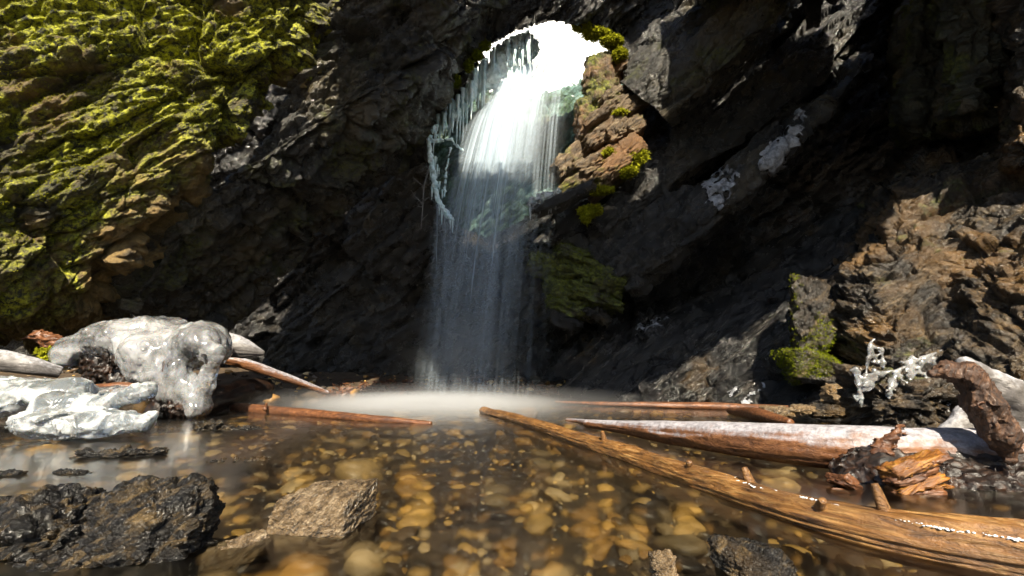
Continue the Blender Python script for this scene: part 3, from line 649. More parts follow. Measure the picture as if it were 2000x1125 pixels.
# thin ice fringe down the left edge of the opening
fr_ = thing('ice_fringe', 'thin lace of ice edging the left side of the hole beside the falling water', 'ice')
pts = [(846, 250), (838, 275), (840, 305), (846, 335), (850, 365), (856, 392), (868, 412), (882, 428)]
pr = [('c', P(*pts[i], 7.3), P(*pts[i + 1], 7.3), 0.045, 0.04) for i in range(len(pts) - 1)]
pr += [('c', P(846, 275, 7.3), P(880, 272, 7.4), 0.03, 0.02), ('c', P(880, 272, 7.4), P(905, 295, 7.5), 0.025, 0.015), ('c', P(880, 290, 7.4), P(872, 330, 7.4), 0.02, 0.012), ('c', P(872, 330, 7.4), P(868, 385, 7.4), 0.015, 0.012)]
Vv, Ff = sdf(pr, 0.014, 0.03, noise=[(0.06, 0.03, 'f')], seed=5); mk('ice_edge', Vv, Ff, M['curtain_ice'], fr_)
for i in range(22):
    x, y = cr(np.array(pts, float), np.array([R.uniform(0, 7)]))[0]; icicle(fr_, P(x + R.uniform(-6, 14), y, 7.3), R.uniform(0.1, 0.3), R.uniform(0.008, 0.02), 300 + i)
for i, (x, y, L) in enumerate(((893, 232, 60), (899, 228, 58), (905, 224, 62), (912, 222, 40))): icicle(fr_, P(x, y, 7.5), L * 7.5 / FPX, 0.016, 330 + i)
# golden stack of slabs at the right rim
oc = thing('rock_outcrop', 'stack of sunlit golden slabs with moss on the right rim of the hole', 'rock outcrop')
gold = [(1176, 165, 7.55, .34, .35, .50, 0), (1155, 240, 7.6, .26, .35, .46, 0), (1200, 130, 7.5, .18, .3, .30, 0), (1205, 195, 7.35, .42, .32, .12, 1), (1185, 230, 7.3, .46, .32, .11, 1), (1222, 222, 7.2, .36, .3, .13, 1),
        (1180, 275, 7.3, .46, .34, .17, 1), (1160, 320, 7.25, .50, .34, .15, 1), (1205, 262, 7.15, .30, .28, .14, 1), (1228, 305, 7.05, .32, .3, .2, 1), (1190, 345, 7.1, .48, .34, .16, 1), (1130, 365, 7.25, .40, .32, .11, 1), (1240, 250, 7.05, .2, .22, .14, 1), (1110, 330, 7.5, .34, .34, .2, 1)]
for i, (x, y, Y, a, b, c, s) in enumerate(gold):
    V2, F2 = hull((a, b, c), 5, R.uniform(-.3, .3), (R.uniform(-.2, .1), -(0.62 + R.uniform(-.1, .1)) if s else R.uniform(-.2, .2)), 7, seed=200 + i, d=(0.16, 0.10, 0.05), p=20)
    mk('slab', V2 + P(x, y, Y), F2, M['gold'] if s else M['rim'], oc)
def tufts(name, pos, nrm, size, m, parent=None, per=3, hang=0.0, seed=1, droop=0.0):
    r = np.random.RandomState(seed); N = len(pos) * per
    b = np.repeat(pos, per, 0) + r.normal(size=(N, 3)) * size * 0.5; nn = np.repeat(nrm, per, 0)
    d = nn * 0.9 + r.normal(size=(N, 3)) * 0.7; d[:, 2] -= droop; d /= np.linalg.norm(d, axis=1)[:, None]
    w = np.cross(d, r.normal(size=(N, 3))); w /= np.linalg.norm(w, axis=1)[:, None]
    L = (size * r.uniform(0.6, 1.5, N))[:, None]
    V = np.stack((b - w * L * 0.42, b + w * L * 0.42, b + d * L + w * L * 0.15), 1).reshape(-1, 3)
    o = mk(name, V, np.arange(N * 3).reshape(N, 3), m, parent, smooth=False); o['kind'] = 'stuff'; return o
def moss_on(G, n, mask_fn, count, size, m, seed, name='moss', droop=0.1, label=None, thr=0.0):
    p = G.reshape(-1, 3); nn = n.reshape(-1, 3); w = mask_fn(p, nn); i = np.flatnonzero(w > thr); r = np.random.RandomState(seed)
    i = r.choice(i, min(count, len(i)), replace=len(i) < count)
    o = tufts(name, p[i] + nn[i] * 0.004, nn[i], size, m, None, 3, seed=seed, droop=droop)
    if label: o['label'] = label; o['category'] = 'moss'
    return o
# moss cushions on the golden stack and along the rim
def cushion(spec, name, label, m, seed, thick=1.0, n=900, size=0.03):
    pos, nr = [], []; r = np.random.RandomState(seed)
    for (x, y, Y, rx, rz) in spec:
        c = P(x, y, Y); s = Y / FPX; k = r.normal(size=(n, 3)); k /= np.linalg.norm(k, axis=1)[:, None]
        lump = 1 + 0.5 * fbm(k * 2.2 + seed, 3, seed)
        pos.append(c + k * np.array((rx * s, 0.10, rz * s)) * (lump * r.uniform(0.6, 1, n) ** 0.4)[:, None]); nr.append(k)
    return tag(tufts(name, np.concatenate(pos), np.concatenate(nr), size, m, None, 3, seed=seed, droop=0.5), label, 'moss', kind='stuff')
cushion([(1165, 66, 7.2, 26, 5), (1195, 80, 7.2, 20, 7), (1210, 108, 7.2, 12, 10), (1135, 50, 7.15, 16, 3)], 'moss', 'bright green moss trailing from the top right rim of the hole', M['moss'], 11, n=1300, size=0.035)
cushion([(1245, 305, 6.85, 18, 16), (1225, 335, 6.85, 16, 9), (1190, 300, 6.95, 14, 7), (1170, 372, 6.9, 26, 5), (1210, 222, 7.0, 12, 5)], 'moss', 'yellow green moss on the edges of the golden slabs beside the fall', M['moss'], 12, n=900, size=0.03)
cushion([(1150, 412, 6.9, 20, 8), (1145, 424, 6.9, 6, 9), (1163, 410, 6.9, 10, 6)], 'hanging_moss', 'small clump of yellow green moss hanging below the golden slabs', M['moss'], 13, n=700, size=0.03)
cushion([(948, 90, 7.1, 10, 4), (916, 128, 7.1, 8, 9), (890, 158, 7.1, 8, 9), (932, 108, 7.1, 8, 7)], 'moss', 'thin line of moss on the rim above the icicle curtain', M['moss_dark'], 14, n=350, size=0.025)
# icicled ledge below the golden slabs
lg = thing('rock_ledge', 'dark rock ledge hung with short white icicles in front of the fall', 'ledge')
V2, F2 = hull((0.55, 0.3, 0.10), 5, 0.1, (0.1, -0.42), 6, seed=33, d=(0.16, 0.1, 0.05), p=18); mk('ledge_stone', V2 + P(1095, 395, 7.0), F2, M['schist'], lg)
for i in range(16):
    x = R.uniform(1034, 1062) if i < 10 else R.uniform(1066, 1086)
    icicle(lg, P(x, np.interp(x, [1030, 1090], [398, 376]) + R.uniform(-3, 3), 6.85), R.uniform(0.12, 0.34), R.uniform(0.02, 0.04), 400 + i, m=M['ice'])
pr = [('c', P(1036, 396, 6.85), P(1060, 386, 6.85), 0.06, 0.07), ('c', P(1060, 386, 6.85), P(1088, 374, 6.85), 0.05, 0.04)]
Vv, Ff = sdf(pr, 0.014, 0.04, noise=[(0.07, 0.05, 'f')], seed=8); mk('ice_cap', Vv, Ff, M['ice'], lg)
# bare twig hanging left of the opening
def branchy(name, segs, m, parent=None, r0=0.012):
    Vs, Fs4, Fs3, o = [], [], [], 0
    for pts_, ra, rb in segs:
        V2, (a, b) = tube(pts_, np.linspace(ra, rb, len(pts_)), 7, 0.03); Vs.append(V2); Fs4.append(a + o); Fs3.append(b + o); o += len(V2)
    return mk(name, np.concatenate(Vs), [np.concatenate(Fs4), np.concatenate(Fs3)], m, parent)
q = lambda *l: [P(x, y, 6.9) for x, y in l]
tag(branchy('bare_twig', [(q((838, 330), (828, 365), (826, 400), (822, 450)), .012, .006), (q((828, 365), (812, 352), (806, 345)), .008, .004), (q((826, 400), (812, 385), (803, 372)), .008, .004), (q((827, 392), (840, 385), (850, 388)), .007, .004), (q((826, 405), (814, 402)), .006, .003), (q((824, 430), (836, 418)), .006, .003)], M['grey_wood']),
    'thin bare twig hanging at the left edge of the hole', 'twig')
# frosted patches on the slab right of the opening
def crust(name, G, n, poly, m, parent, seed, thick=0.03, nscale=0.18, bias=0.0):
    x, y = proj(G); p = G.reshape(-1, 3); w = fbm(p / nscale, 4, seed).reshape(x.shape) + bias
    msk = inpoly(x + 14 * fbm(p / 0.15, 3, seed + 4).reshape(x.shape), y + 14 * fbm(p / 0.15, 3, seed + 5).reshape(x.shape), poly) & (w > 0)
    G2 = G + n * (thick * np.clip(w * 3, -0.5, 1) + 0.002)[..., None]
    k = msk[:-1, :-1] & msk[1:, :-1] & msk[:-1, 1:] & msk[1:, 1:]
    Fk = gridfaces(*x.shape)[k.reshape(-1)]
    if not len(Fk): return None
    us, iv = np.unique(Fk, return_inverse=True); iv = iv.reshape(-1, 4); lab = np.arange(len(us))
    for _ in range(400):
        m_ = lab[iv].min(1); new = lab.copy(); np.minimum.at(new, iv.ravel(), np.repeat(m_, 4))
        if (new == lab).all(): break
        lab = new
    bc = np.bincount(lab); made = []
    for best in np.argsort(-bc)[:5]:
        Fb = Fk[lab[iv[:, 0]] == best]
        if bc[best] < 60: continue
        u2, inv = np.unique(Fb, return_inverse=True); made.append(mk('crust', G2.reshape(-1, 3)[u2], inv.reshape(-1, 4), m, parent))
    return made
def frost(name, label, cat, Gn, poly, m, seed, **kw):
    rt = thing(name, label, cat)
    if not crust('crust', Gn[0], Gn[1], poly, m, rt, seed, **kw): bpy.data.objects.remove(rt)
frost('frost_patch', 'long white frost patch on the lower edge of the dark slanting slab', 'frost', slabs[2], [(1470, 330), (1474, 350), (1512, 348), (1562, 275), (1584, 222), (1560, 212), (1540, 260), (1500, 285)], M['frost_and_sheen'], 1, bias=0.4)
frost('frost_patch', 'broken grey frost patch lower down the dark slanting slab', 'frost', slabs[2], [(1372, 335), (1382, 405), (1408, 425), (1430, 370), (1445, 330), (1410, 315)], M['frost_and_sheen'], 2, bias=0.25)
frost('painted_sheen', 'upper of two pale streaks painting sky reflection low on the wet schist slope', 'ice', (GE, NE), [(1396, 785), (1440, 732), (1470, 705), (1455, 738), (1418, 786)], M['frost_and_sheen'], 3, thick=0.012, bias=0.3, nscale=0.1)  # three pale crusts imitate sky reflections on the wet schist
frost('painted_sheen', 'lower right pale streak painting sky reflection at the foot of the wet schist slope', 'ice', (GE, NE), [(1446, 790), (1492, 740), (1510, 732), (1494, 758), (1464, 792)], M['frost_and_sheen'], 4, thick=0.012, bias=0.3, nscale=0.1)
frost('painted_sheen', 'speckled pale patch painting sky reflection on the schist right of the mossy ledge', 'ice', (GE, NE), [(1235, 665), (1250, 630), (1300, 610), (1310, 640), (1270, 670)], M['frost_and_sheen'], 5, thick=0.012, bias=0.05, nscale=0.1)

# mossy stepped ledge in the middle, behind the fall's right edge
ml = thing('mossy_ledge', 'stepped rock ledge covered in green moss right of the waterfall foot', 'ledge')
step_ = [(1075, 525, .40, .20), (1125, 505, .36, .14), (1120, 540, .46, .16), (1155, 548, .42, .17), (1110, 565, .42, .15), (1150, 580, .44, .16), (1180, 560, .28, .13), (1110, 600, .40, .15), (1145, 610, .30, .13), (1095, 625, .26, .12)]
for i, (x, y, a, c) in enumerate(step_):
    V2, F2 = hull((a, 0.8, c), 5, R.uniform(-.15, .15), (0.15, 0.30 + R.uniform(-.1, .1)), 6, seed=500 + i, d=(0.2, 0.12, 0.06), p=18); mk('slab', V2 + P(x, y, 7.9 - 0.02 * i), F2, M['mossblock'] if i < 8 else M['dark'], ml)
# block with vertical moss on the right
mb = thing('mossy_block', 'upright block with a bright green moss face at the foot of the brown wall', 'boulder')
V2, F2 = hull((0.16, 0.4, 0.50), 5, -0.5, (0, 0.08), 4, seed=61, d=(0.16, 0.10, 0.06), p=20); mk('block', V2 + P(1585, 630, 4.95), F2, M['brown'], mb)
V2, F2 = hull((0.24, 0.3, 0.17), 5, -0.2, (0, 0.1), 4, seed=62, d=(0.12, 0.08, 0.05), p=14); mk('block', V2 + P(1578, 716, 4.8), F2, M['brown'], mb)
def moss_mesh(objs, mask, count, size, m, label, seed):
    ps, ns = [], []
    for ob in objs:
        me = ob.data; a = np.zeros(len(me.vertices) * 3, np.float32); me.vertices.foreach_get('co', a); b = np.zeros_like(a); me.vertex_normals.foreach_get('vector', b)
        ps.append(a.reshape(-1, 3)); ns.append(b.reshape(-1, 3))
    p = np.concatenate(ps); n = np.concatenate(ns); k = np.flatnonzero(mask(p, n, *proj(p))); r = np.random.RandomState(seed); k = r.choice(k, count)
    jit = r.normal(size=(count, 3)) * 0.006
    return tag(tufts('moss', p[k] + jit + n[k] * 0.003, n[k], size, m, None, 3, seed=seed, droop=0.4), label, 'moss', kind='stuff')
moss_mesh(mb.children, lambda p, n, x, y: (n[:, 1] < 0.3) & ((x < 1562 + 20 * fbm(p * 6, 3, 4)) | ((y > 640 + 60 * fbm(p * 3, 3, 5)) & (y < 735))), 7000, 0.009, M['moss_dark'], 'bright green moss hanging on the upright block at right', 15)
moss_mesh(ml.children, lambda p, n, x, y: (n[:, 2] > 0.1 + 0.5 * fbm(p * 3, 3, 6)) & (y < 600), 9000, 0.013, M['moss_dark'], 'green moss cushions on the stepped ledge right of the waterfall foot', 17)
# ------------------------------------------------------------------ left bank: ice covered root, ice blocks, driftwood
Yr = 4.55; s_ = Yr / FPX
def pe(x, y, rx, rz, Y=Yr, ry=None): return ('e', P(x, y, Y), (rx * Y / FPX, (ry or 0.5 * (rx + rz)) * Y / FPX, rz * Y / FPX))
def pc(x, y, x2, y2, ra, rb, Y=Yr, Y2=None): return ('c', P(x, y, Y), P(x2, y2, Y2 or Y), ra * Y / FPX, rb * (Y2 or Y) / FPX)
ir = thing('ice_covered_root', 'driftwood root thickly coated in clear lumpy ice, standing on the left bank', 'tree root')
pr = [pe(255, 662, 80, 38), pc(215, 672, 400, 676, 38, 44), pe(392, 672, 46, 40, 4.4), pe(300, 690, 60, 40, 4.4), pe(136, 690, 30, 30, 4.45), pc(136, 690, 220, 660, 22, 26), pe(270, 722, 26, 26, 4.3), pc(300, 700, 335, 765, 36, 24, 4.35), pc(418, 690, 392, 790, 18, 14, 4.3), pc(350, 720, 378, 790, 22, 16, 4.3), pc(330, 760, 380, 795, 22, 16, 4.3), pe(320, 640, 50, 16, 4.7), pc(300, 640, 350, 650, 14, 22, 4.6)]
Vv, Ff = sdf(pr, 0.0135, 0.09, cuts=[('e', P(370, 712, 4.25), (0.055, 0.5, 0.10)), ('e', P(403, 702, 4.25), (0.03, 0.5, 0.045))], noise=[(0.25, 0.03, 'f'), ((0.07, 0.07, 0.14), 0.014, 'f')], seed=21)
mk('ice_coat', Vv, Ff, M['clear_ice'], ir)
pr = [pc(150, 690, 330, 690, 26, 34, 4.5), pc(230, 665, 380, 668, 26, 28, 4.5), pc(190, 700, 175, 765, 30, 16), pc(210, 710, 260, 770, 30, 14, 4.5), pc(290, 720, 350, 790, 30, 34, 4.5), pe(365, 795, 48, 26, 4.35), pc(240, 700, 330, 705, 22, 18, 4.4), pc(195, 655, 225, 700, 20, 16, 4.42), pc(340, 720, 320, 700, 22, 10, 4.28)]
Vv, Ff = sdf(pr, 0.013, 0.05, noise=[((0.05, 0.05, 0.12), 0.05, 'r'), (0.04, 0.02, 'f')], seed=22); mk('root_wood', Vv, Ff, M['dark_wood'], ir)
pr = [pc(112, 668, 75, 655, 16, 14), pc(75, 655, 44, 662, 12, 4), pc(80, 660, 100, 690, 10, 8)]
Vv, Ff = sdf(pr, 0.01, 0.03, noise=[((0.08, 0.05, 0.04), 0.035, 'r')], seed=23); mk('broken_end', Vv, Ff, M['red_wood'], ir)
cushion([(98, 690, 4.42, 8, 9), (106, 705, 4.42, 6, 8)], 'moss', 'small patch of yellow moss under the broken end of the icy root', M['moss'], 16, n=500, size=0.018)
ib = thing('ice_block', 'bright white forked ice block standing in the shallow water at left', 'ice')
pr = [pe(145, 828, 100, 28, 3.1, 60), pc(150, 822, 285, 826, 30, 13, 3.1), pc(125, 795, 225, 782, 24, 14, 3.15), pc(225, 782, 288, 760, 13, 16, 3.15), pe(100, 800, 34, 36, 3.15), pe(65, 832, 28, 22, 3.1), pc(285, 822, 296, 812, 15, 10, 3.1)]
Vv, Ff = sdf(pr, 0.009, 0.02, cuts=[pe(50, 795, 24, 18, 2.9), pc(200, 804, 330, 795, 3, 9, 3.1)], noise=[(0.16, 0.016, 'g'), ((0.09, 0.09, 0.04), 0.006, 'f')], seed=24); mk('ice_body', Vv, Ff, M['ice'], ib)
ib2 = thing('ice_block', 'domed white ice sheet at the left edge behind the forked ice block', 'ice')
pr = [pe(60, 772, 105, 32, 3.5, 70), pe(-20, 770, 60, 34, 3.5), pe(10, 800, 40, 12, 3.35), pe(135, 765, 34, 26, 3.45)]
Vv, Ff = sdf(pr, 0.011, 0.05, cuts=[pe(45, 795, 22, 10, 3.1)], noise=[(0.2, 0.016, 'g'), (0.08, 0.006, 'f')], seed=25); mk('ice_body', Vv, Ff, M['ice'], ib2)
ib3 = tag(mk('ice_block', *sdf([pe(230, 768, 40, 13, 3.7), pe(200, 775, 26, 14, 3.7)], 0.01, 0.04, noise=[(0.1, 0.012, 'g')], seed=26), M['clear_ice']), 'small clear ice wedge between the forked block and the icy root', 'ice')
def log(name, path, rad, m, label, cat='log', seed=0, na=44, step=0.012, amp=(0.25, 0.10), parent=None, grain=5.0):
    path = [np.asarray(p) for p in path]
    def dsp(U, p):
        g = np.stack((U[:, 0] * 1.6, U[:, 1] * grain, U[:, 2] * grain), 1)
        return amp[1] * (ridged(g, 4, seed) - 0.3) + amp[0] * fbm(np.stack((U[:, 0] * 2.2, U[:, 1] * 0.9, U[:, 2] * 0.9), 1) + seed, 3, seed + 3) * 0.6
    V2, F2 = tube(path, rad, na, step, dsp); o = mk(name, V2, F2, m, parent)
    return tag(o, label, cat) if label else o
log('driftwood_log', [P(-120, 690, 4.1), P(0, 705, 4.1), P(60, 715, 4.15), P(118, 728, 4.3)], [.10, .09, .075, .05], M['grey_wood'], 'smooth grey driftwood log at the left edge under the mossy wall', seed=1)
log('driftwood_log', [P(150, 770, 3.95), P(230, 764, 3.95), P(300, 768, 4.0)], [.06, .075, .05], M['red_wood'], 'short red brown log lying behind the white ice blocks', seed=2)
log('driftwood_log', [P(330, 680, 5.0), P(430, 672, 5.0), P(480, 682, 5.0), P(516, 690, 5.05)], [.12, .13, .10, .02], M['grey_wood'], 'pointed grey driftwood log end sticking out behind the icy root', seed=3, amp=(.35, .2))
log('fallen_branch', [P(400, 690, 5.4), P(470, 708, 5.5), P(560, 738, 5.8), P(640, 768, 6.2)], [.07, .06, .05, .03], M['frost_log'], 'frost topped slanting branch leading down from the icy root to the pool', 'branch', seed=4)
log('bank_log', [P(300, 805, 4.3), P(400, 790, 4.8), P(470, 770, 5.4), P(520, 760, 5.8)], [.10, .14, .15, .12], M['dark_wood'], 'dark wet log at the waterline below the icy root', seed=5, amp=(.5, .25))
log('floating_stick', [W(395, 790, .03), W(480, 798, .03), W(600, 808, .02), W(720, 818, .02), W(842, 828, .0)], [.05, .05, .045, .035, .02], M['red_wood'], 'long red brown stick floating left of the splash pool', 'stick', seed=6, na=20)
sp = log('stick_stub', [W(517, 800, .05), W(520, 790, .09)], [.02, .016], M['red_wood'], None, seed=6, na=12); sp.parent = bpy.data.objects['floating_stick']
log('floating_stick', [W(1085, 785, .03), W(1180, 789, .03), W(1300, 792, .03), W(1420, 795, .03), W(1540, 800, .03)], [.012, .025, .04, .045, .04], M['red_wood'], 'long thin brown stick along the foot of the schist slope', 'stick', seed=7, na=18)
log('driftwood_chunk', [W(1425, 802, .03), W(1480, 810, .05), W(1545, 826, .03)], [.03, .06, .03], M['red_wood'], 'reddish driftwood chunk beyond the frosted log', 'driftwood', seed=8, na=20)

# ------------------------------------------------------------------ logs and stump on the right
def L(px, py, r, zf=0.45):                  # log centre whose radius is r photograph pixels and which lies zf radii above the water
    u = (px - 1000.0) / FPX; v = (562.5 - py) / FPX; k = (ST + CT * v) / (CT - ST * v)
    Y = CAMH / (zf * r / FPX - k); return P(px, py, Y), r * Y / FPX
def Ls(l, zf=0.45):
    a = [L(*q, zf) for q in l]; return [p for p, r in a], [r for p, r in a]
lp_, lr_ = Ls([(943, 802, 7), (1000, 817, 9), (1100, 849, 12), (1200, 881, 16), (1300, 914, 20), (1500, 983, 25), (1650, 1024, 34), (1800, 1054, 43), (2000, 1084, 54), (2300, 1130, 66)])
bl = thing('bare_log', 'long wet orange log running from the splash pool to the bottom right corner', 'log')
log('trunk', lp_, lr_, M['orange_log'], None, seed=9, na=70, step=0.008, amp=(.30, .22), parent=bl, grain=7.0)
def ridge(path, r, m, parent, seed, name='frost_line'):
    rs = np.random.RandomState(seed); V0, F0 = ico(1); n = 520; t = rs.rand(n) * (len(path) - 1); c = cr(np.array(path), t); w = np.interp(t, np.arange(len(r)), r)
    keep = fbm(np.stack((t * 2.3, t * 0, t * 0), 1) + seed, 3, seed) > -0.18; Vs_, Fs_ = [], []
    for k in np.flatnonzero(keep):
        q = V0 * (w[k] * rs.uniform(0.18, 0.5) * np.array((1.3, 1.0, 0.6))) + c[k] + rs.normal(size=3) * w[k] * np.array((.8, .7, .12)); Fs_.append(F0 + len(V0) * len(Vs_)); Vs_.append(q)
    o = mk(name, np.concatenate(Vs_), np.concatenate(Fs_), m, parent); o['kind'] = 'stuff'; return o
def onlog(l, zf=0.45):                    # points on the log's upper side: (px along, share of radius across to the top)
    out = []
    for x, k in l:
        c = np.array([(943, 802, 7), (1000, 817, 9), (1100, 849, 12), (1200, 881, 16), (1300, 914, 20), (1500, 983, 25), (1650, 1024, 34), (1800, 1054, 43), (2000, 1084, 54), (2300, 1130, 66)], float)
        y = np.interp(x, c[:, 0], c[:, 1]); r_ = np.interp(x, c[:, 0], c[:, 2]); p, rr = L(x, y, r_, zf)
        out.append(p + rr * 1.07 * np.array((-0.2 * math.cos(k), -math.cos(k), math.sin(k))))
    return out
ridge(onlog([(1400, 1.5), (1450, 1.3), (1510, 1.25), (1600, 1.2), (1640, 1.1)]), [.005, .010, .008, .006, .003], M['frost'], bl, 31)
ridge(onlog([(1690, .95), (1740, .9), (1800, .8), (1870, .75), (1950, .7), (2060, .7)]), [.003, .006, .007, .008, .008, .007], M['frost'], bl, 32)
for k_, (x_, a_, l_) in enumerate(((1180, 1.2, .05), (1345, .8, .04), (1470, 1.9, .05), (1590, .6, .05), (1735, 1.7, .06))):
    b_ = onlog([(x_, a_)])[0]; d_ = np.array((-.25, -math.cos(a_), math.sin(a_) + .25)); d_ /= np.linalg.norm(d_)
    log('branch_stub', [b_ - d_ * .03, b_ + d_ * l_ * .5, b_ + d_ * l_], [.018, .013, .009], M['orange_log'], None, seed=60 + k_, na=14, step=.004, amp=(.5, .3), parent=bl)
fl = thing('frosted_log', 'thick log with a crust of white frost on top lying across the pool at right', 'log')
fp_, fr__ = Ls([(1145, 827, 7), (1220, 835, 12), (1300, 844, 20), (1500, 864, 33), (1700, 878, 42), (1900, 884, 43), (2100, 892, 46)], 0.95)
log('trunk', fp_, fr__, M['frost_log'], None, seed=10, na=64, step=0.01, amp=(.15, .10), parent=fl)
tp_, tr_ = Ls([(1106, 820, 2), (1130, 823, 4), (1160, 829, 8)], 0.5)
log('broken_tip', tp_, tr_, M['frost_log'], None, seed=11, na=24, amp=(.5, .25), parent=fl)
bs = thing('broken_stump', 'dark broken stump with split orange wood at the right beside the frosted log', 'stump')
Ys = 2.05
pr = [pc(1690, 940, 2100, 920, 56, 80, Ys), pc(1800, 900, 2000, 895, 42, 55, 2.15), pc(1700, 905, 1768, 832, 38, 9, 2.05), pc(1740, 880, 1790, 845, 30, 8, 2.1), pe(1650, 955, 34, 26, 1.95), pc(1640, 960, 1618, 975, 16, 6, 1.92), pe(1730, 940, 46, 46, 1.95), pe(1900, 955, 110, 50, 1.95), pe(2000, 930, 110, 60, 2.0)]
Vv, Ff = sdf(pr, 0.0085, 0.04, cuts=[pe(1785, 930, 44, 30, 1.75)], noise=[((0.12, 0.05, 0.04), 0.022, 'r'), (0.06, 0.014, 'g'), (0.025, 0.004, 'f')], seed=41); mk('stump_body', Vv, Ff, M['dark_wood'], bs)
pr = [pc(1720, 880, 1766, 828, 22, 6, 1.98), pc(1735, 860, 1785, 840, 14, 5, 2.0)]
Vv, Ff = sdf(pr, 0.007, 0.02, noise=[((0.06, 0.04, 0.03), 0.03, 'r'), (0.03, 0.012, 'g')], seed=42); mk('peak_wood', Vv, Ff, M['red_wood'], bs)
for i, (x, y, a, c, ti) in enumerate(((1780, 905, .125, .020, -.30), (1776, 925, .115, .022, -.32), (1782, 945, .115, .020, -.28), (1786, 962, .10, .018, -.20), (1815, 900, .06, .016, -.35), (1755, 915, .06, .03, -.4), (1822, 950, .04, .012, -.1), (1650, 945, .06, .025, .5), (1632, 962, .04, .02, .3))):
    V2, F2 = hull((a * .82, 0.045, c * .8), 4, R.uniform(-.2, .2), (R.uniform(-.3, .1), ti), 4, seed=600 + i, d=(0.2, 0.1, 0.04), p=24); mk('splinter', V2 + P(x, y, 1.80 if i < 7 else 1.86), F2, M[('split', 'red_wood', 'split', 'red_wood', 'red_wood', 'split', 'split', 'red_wood', 'red_wood')[i]], bs)
# hooked branch standing on the stump, with knots
pr = [pc(1822, 730, 1850, 722, 7, 14, 1.9), pc(1830, 722, 1850, 716, 5, 10, 1.92), pc(1850, 722, 1890, 735, 15, 24, 1.9), pc(1890, 735, 1925, 795, 26, 30, 1.88), pc(1925, 795, 1955, 850, 30, 27, 1.86), pc(1955, 850, 1972, 895, 27, 12, 1.86), pc(1940, 840, 1985, 880, 16, 10, 1.88), pc(1900, 735, 1965, 830, 14, 16, 1.95)]
Vv, Ff = sdf(pr, 0.0055, 0.025, cuts=[pe(1868, 770, 16, 30, 1.9), pc(1905, 770, 1950, 868, 3, 4, 1.80), pc(1930, 775, 1972, 860, 2.5, 3, 1.81), pc(1885, 740, 1915, 830, 2, 3, 1.82), ('e', P(1921, 792, 1.80), (.022, .03, .011)), ('e', P(1962, 827, 1.79), (.016, .03, .010))], noise=[((0.018, 0.03, 0.12), 0.009, 'r'), (0.05, 0.012, 'g'), (0.015, 0.003, 'f')], seed=43); hb = mk('hooked_branch', Vv, Ff, M['branch'], bs)
for (x, y, a, b) in ((1921, 792, .024, .012), (1962, 827, .018, .010)):
    th = np.linspace(0, 2 * np.pi, 12); ring = [P(x, y, 1.825) + np.array((a * math.cos(t), 0, b * math.sin(t))) for t in th]
    V2, F2 = tube(ring, [.004] * 12, 8, 0.004); mk('knot', V2, F2, M['red_wood'], hb)
pr = [pc(1890, 712, 1960, 770, 16, 30, 2.15), pc(1960, 770, 2060, 860, 30, 50, 2.15), pc(1895, 815, 1840, 868, 18, 22, 2.2), pc(1895, 815, 1960, 830, 20, 40, 2.2), pc(1840, 868, 1960, 880, 24, 40, 2.2)]
Vv, Ff = sdf(pr, 0.009, 0.06, noise=[(0.10, 0.012, 'f'), (0.02, 0.004, 'f')], seed=44); mk('frosted_root', Vv, Ff, M['grey_wood'], bs)
# splash ice on the rock behind the stump
sr = tag(mk('shore_boulder', *(lambda a: (a[0] + P(1775, 785, 3.35), a[1]))(hull((.42, .32, .26), 6, .2, (0, .1), 7, seed=71, d=(.25, .16, .09)))), 'brown boulder under the splash of ice behind the stump', 'boulder'); sr.data.materials.append(M['brown'])
isp = thing('splash_ice', 'lacy splatter of white ice frozen on the brown rock behind the stump', 'ice')
ar = [(1690, 735, 1700, 672), (1700, 672, 1708, 662), (1700, 690, 1725, 715), (1725, 715, 1722, 680), (1690, 735, 1672, 775), (1690, 735, 1750, 725), (1750, 725, 1800, 700), (1800, 700, 1838, 684), (1770, 715, 1812, 735), (1812, 735, 1780, 765), (1750, 730, 1735, 770), (1740, 725, 1690, 745), (1680, 775, 1672, 720), (1800, 715, 1770, 750), (1760, 735, 1745, 760), (1845, 735, 1860, 770), (1860, 770, 1848, 800), (1800, 700, 1830, 715)]
rb = np.random.RandomState(4)
for q_ in range(70):
    a_, b_, c_, d_ = ar[rb.randint(len(ar))]; f_ = rb.rand(); x_ = a_ + (c_ - a_) * f_; y_ = b_ + (d_ - b_) * f_; an_ = rb.rand() * 6.28; l_ = rb.uniform(8, 24)
    ar.append((x_, y_, x_ + l_ * math.cos(an_), y_ + l_ * math.sin(an_) * .8))
pr = [pc(a, b, c, d, R.uniform(2.5, 5), R.uniform(1.5, 4), 3.12, 3.12 + R.uniform(-.03, .03)) for a, b, c, d in ar]
Vv, Ff = sdf(pr, 0.0075, 0.012, noise=[(0.05, 0.008, 'f')], seed=45); mk('ice_splatter', Vv, Ff, M['clear_ice'], isp)
for i, (x, y, L) in enumerate(((1672, 770, 14), (1680, 772, 22), (1735, 768, 12), (1785, 762, 14), (1848, 795, 16))): icicle(isp, P(x, y, 3.12), L * 3.1 / FPX, .02, 700 + i, m=M['ice'])

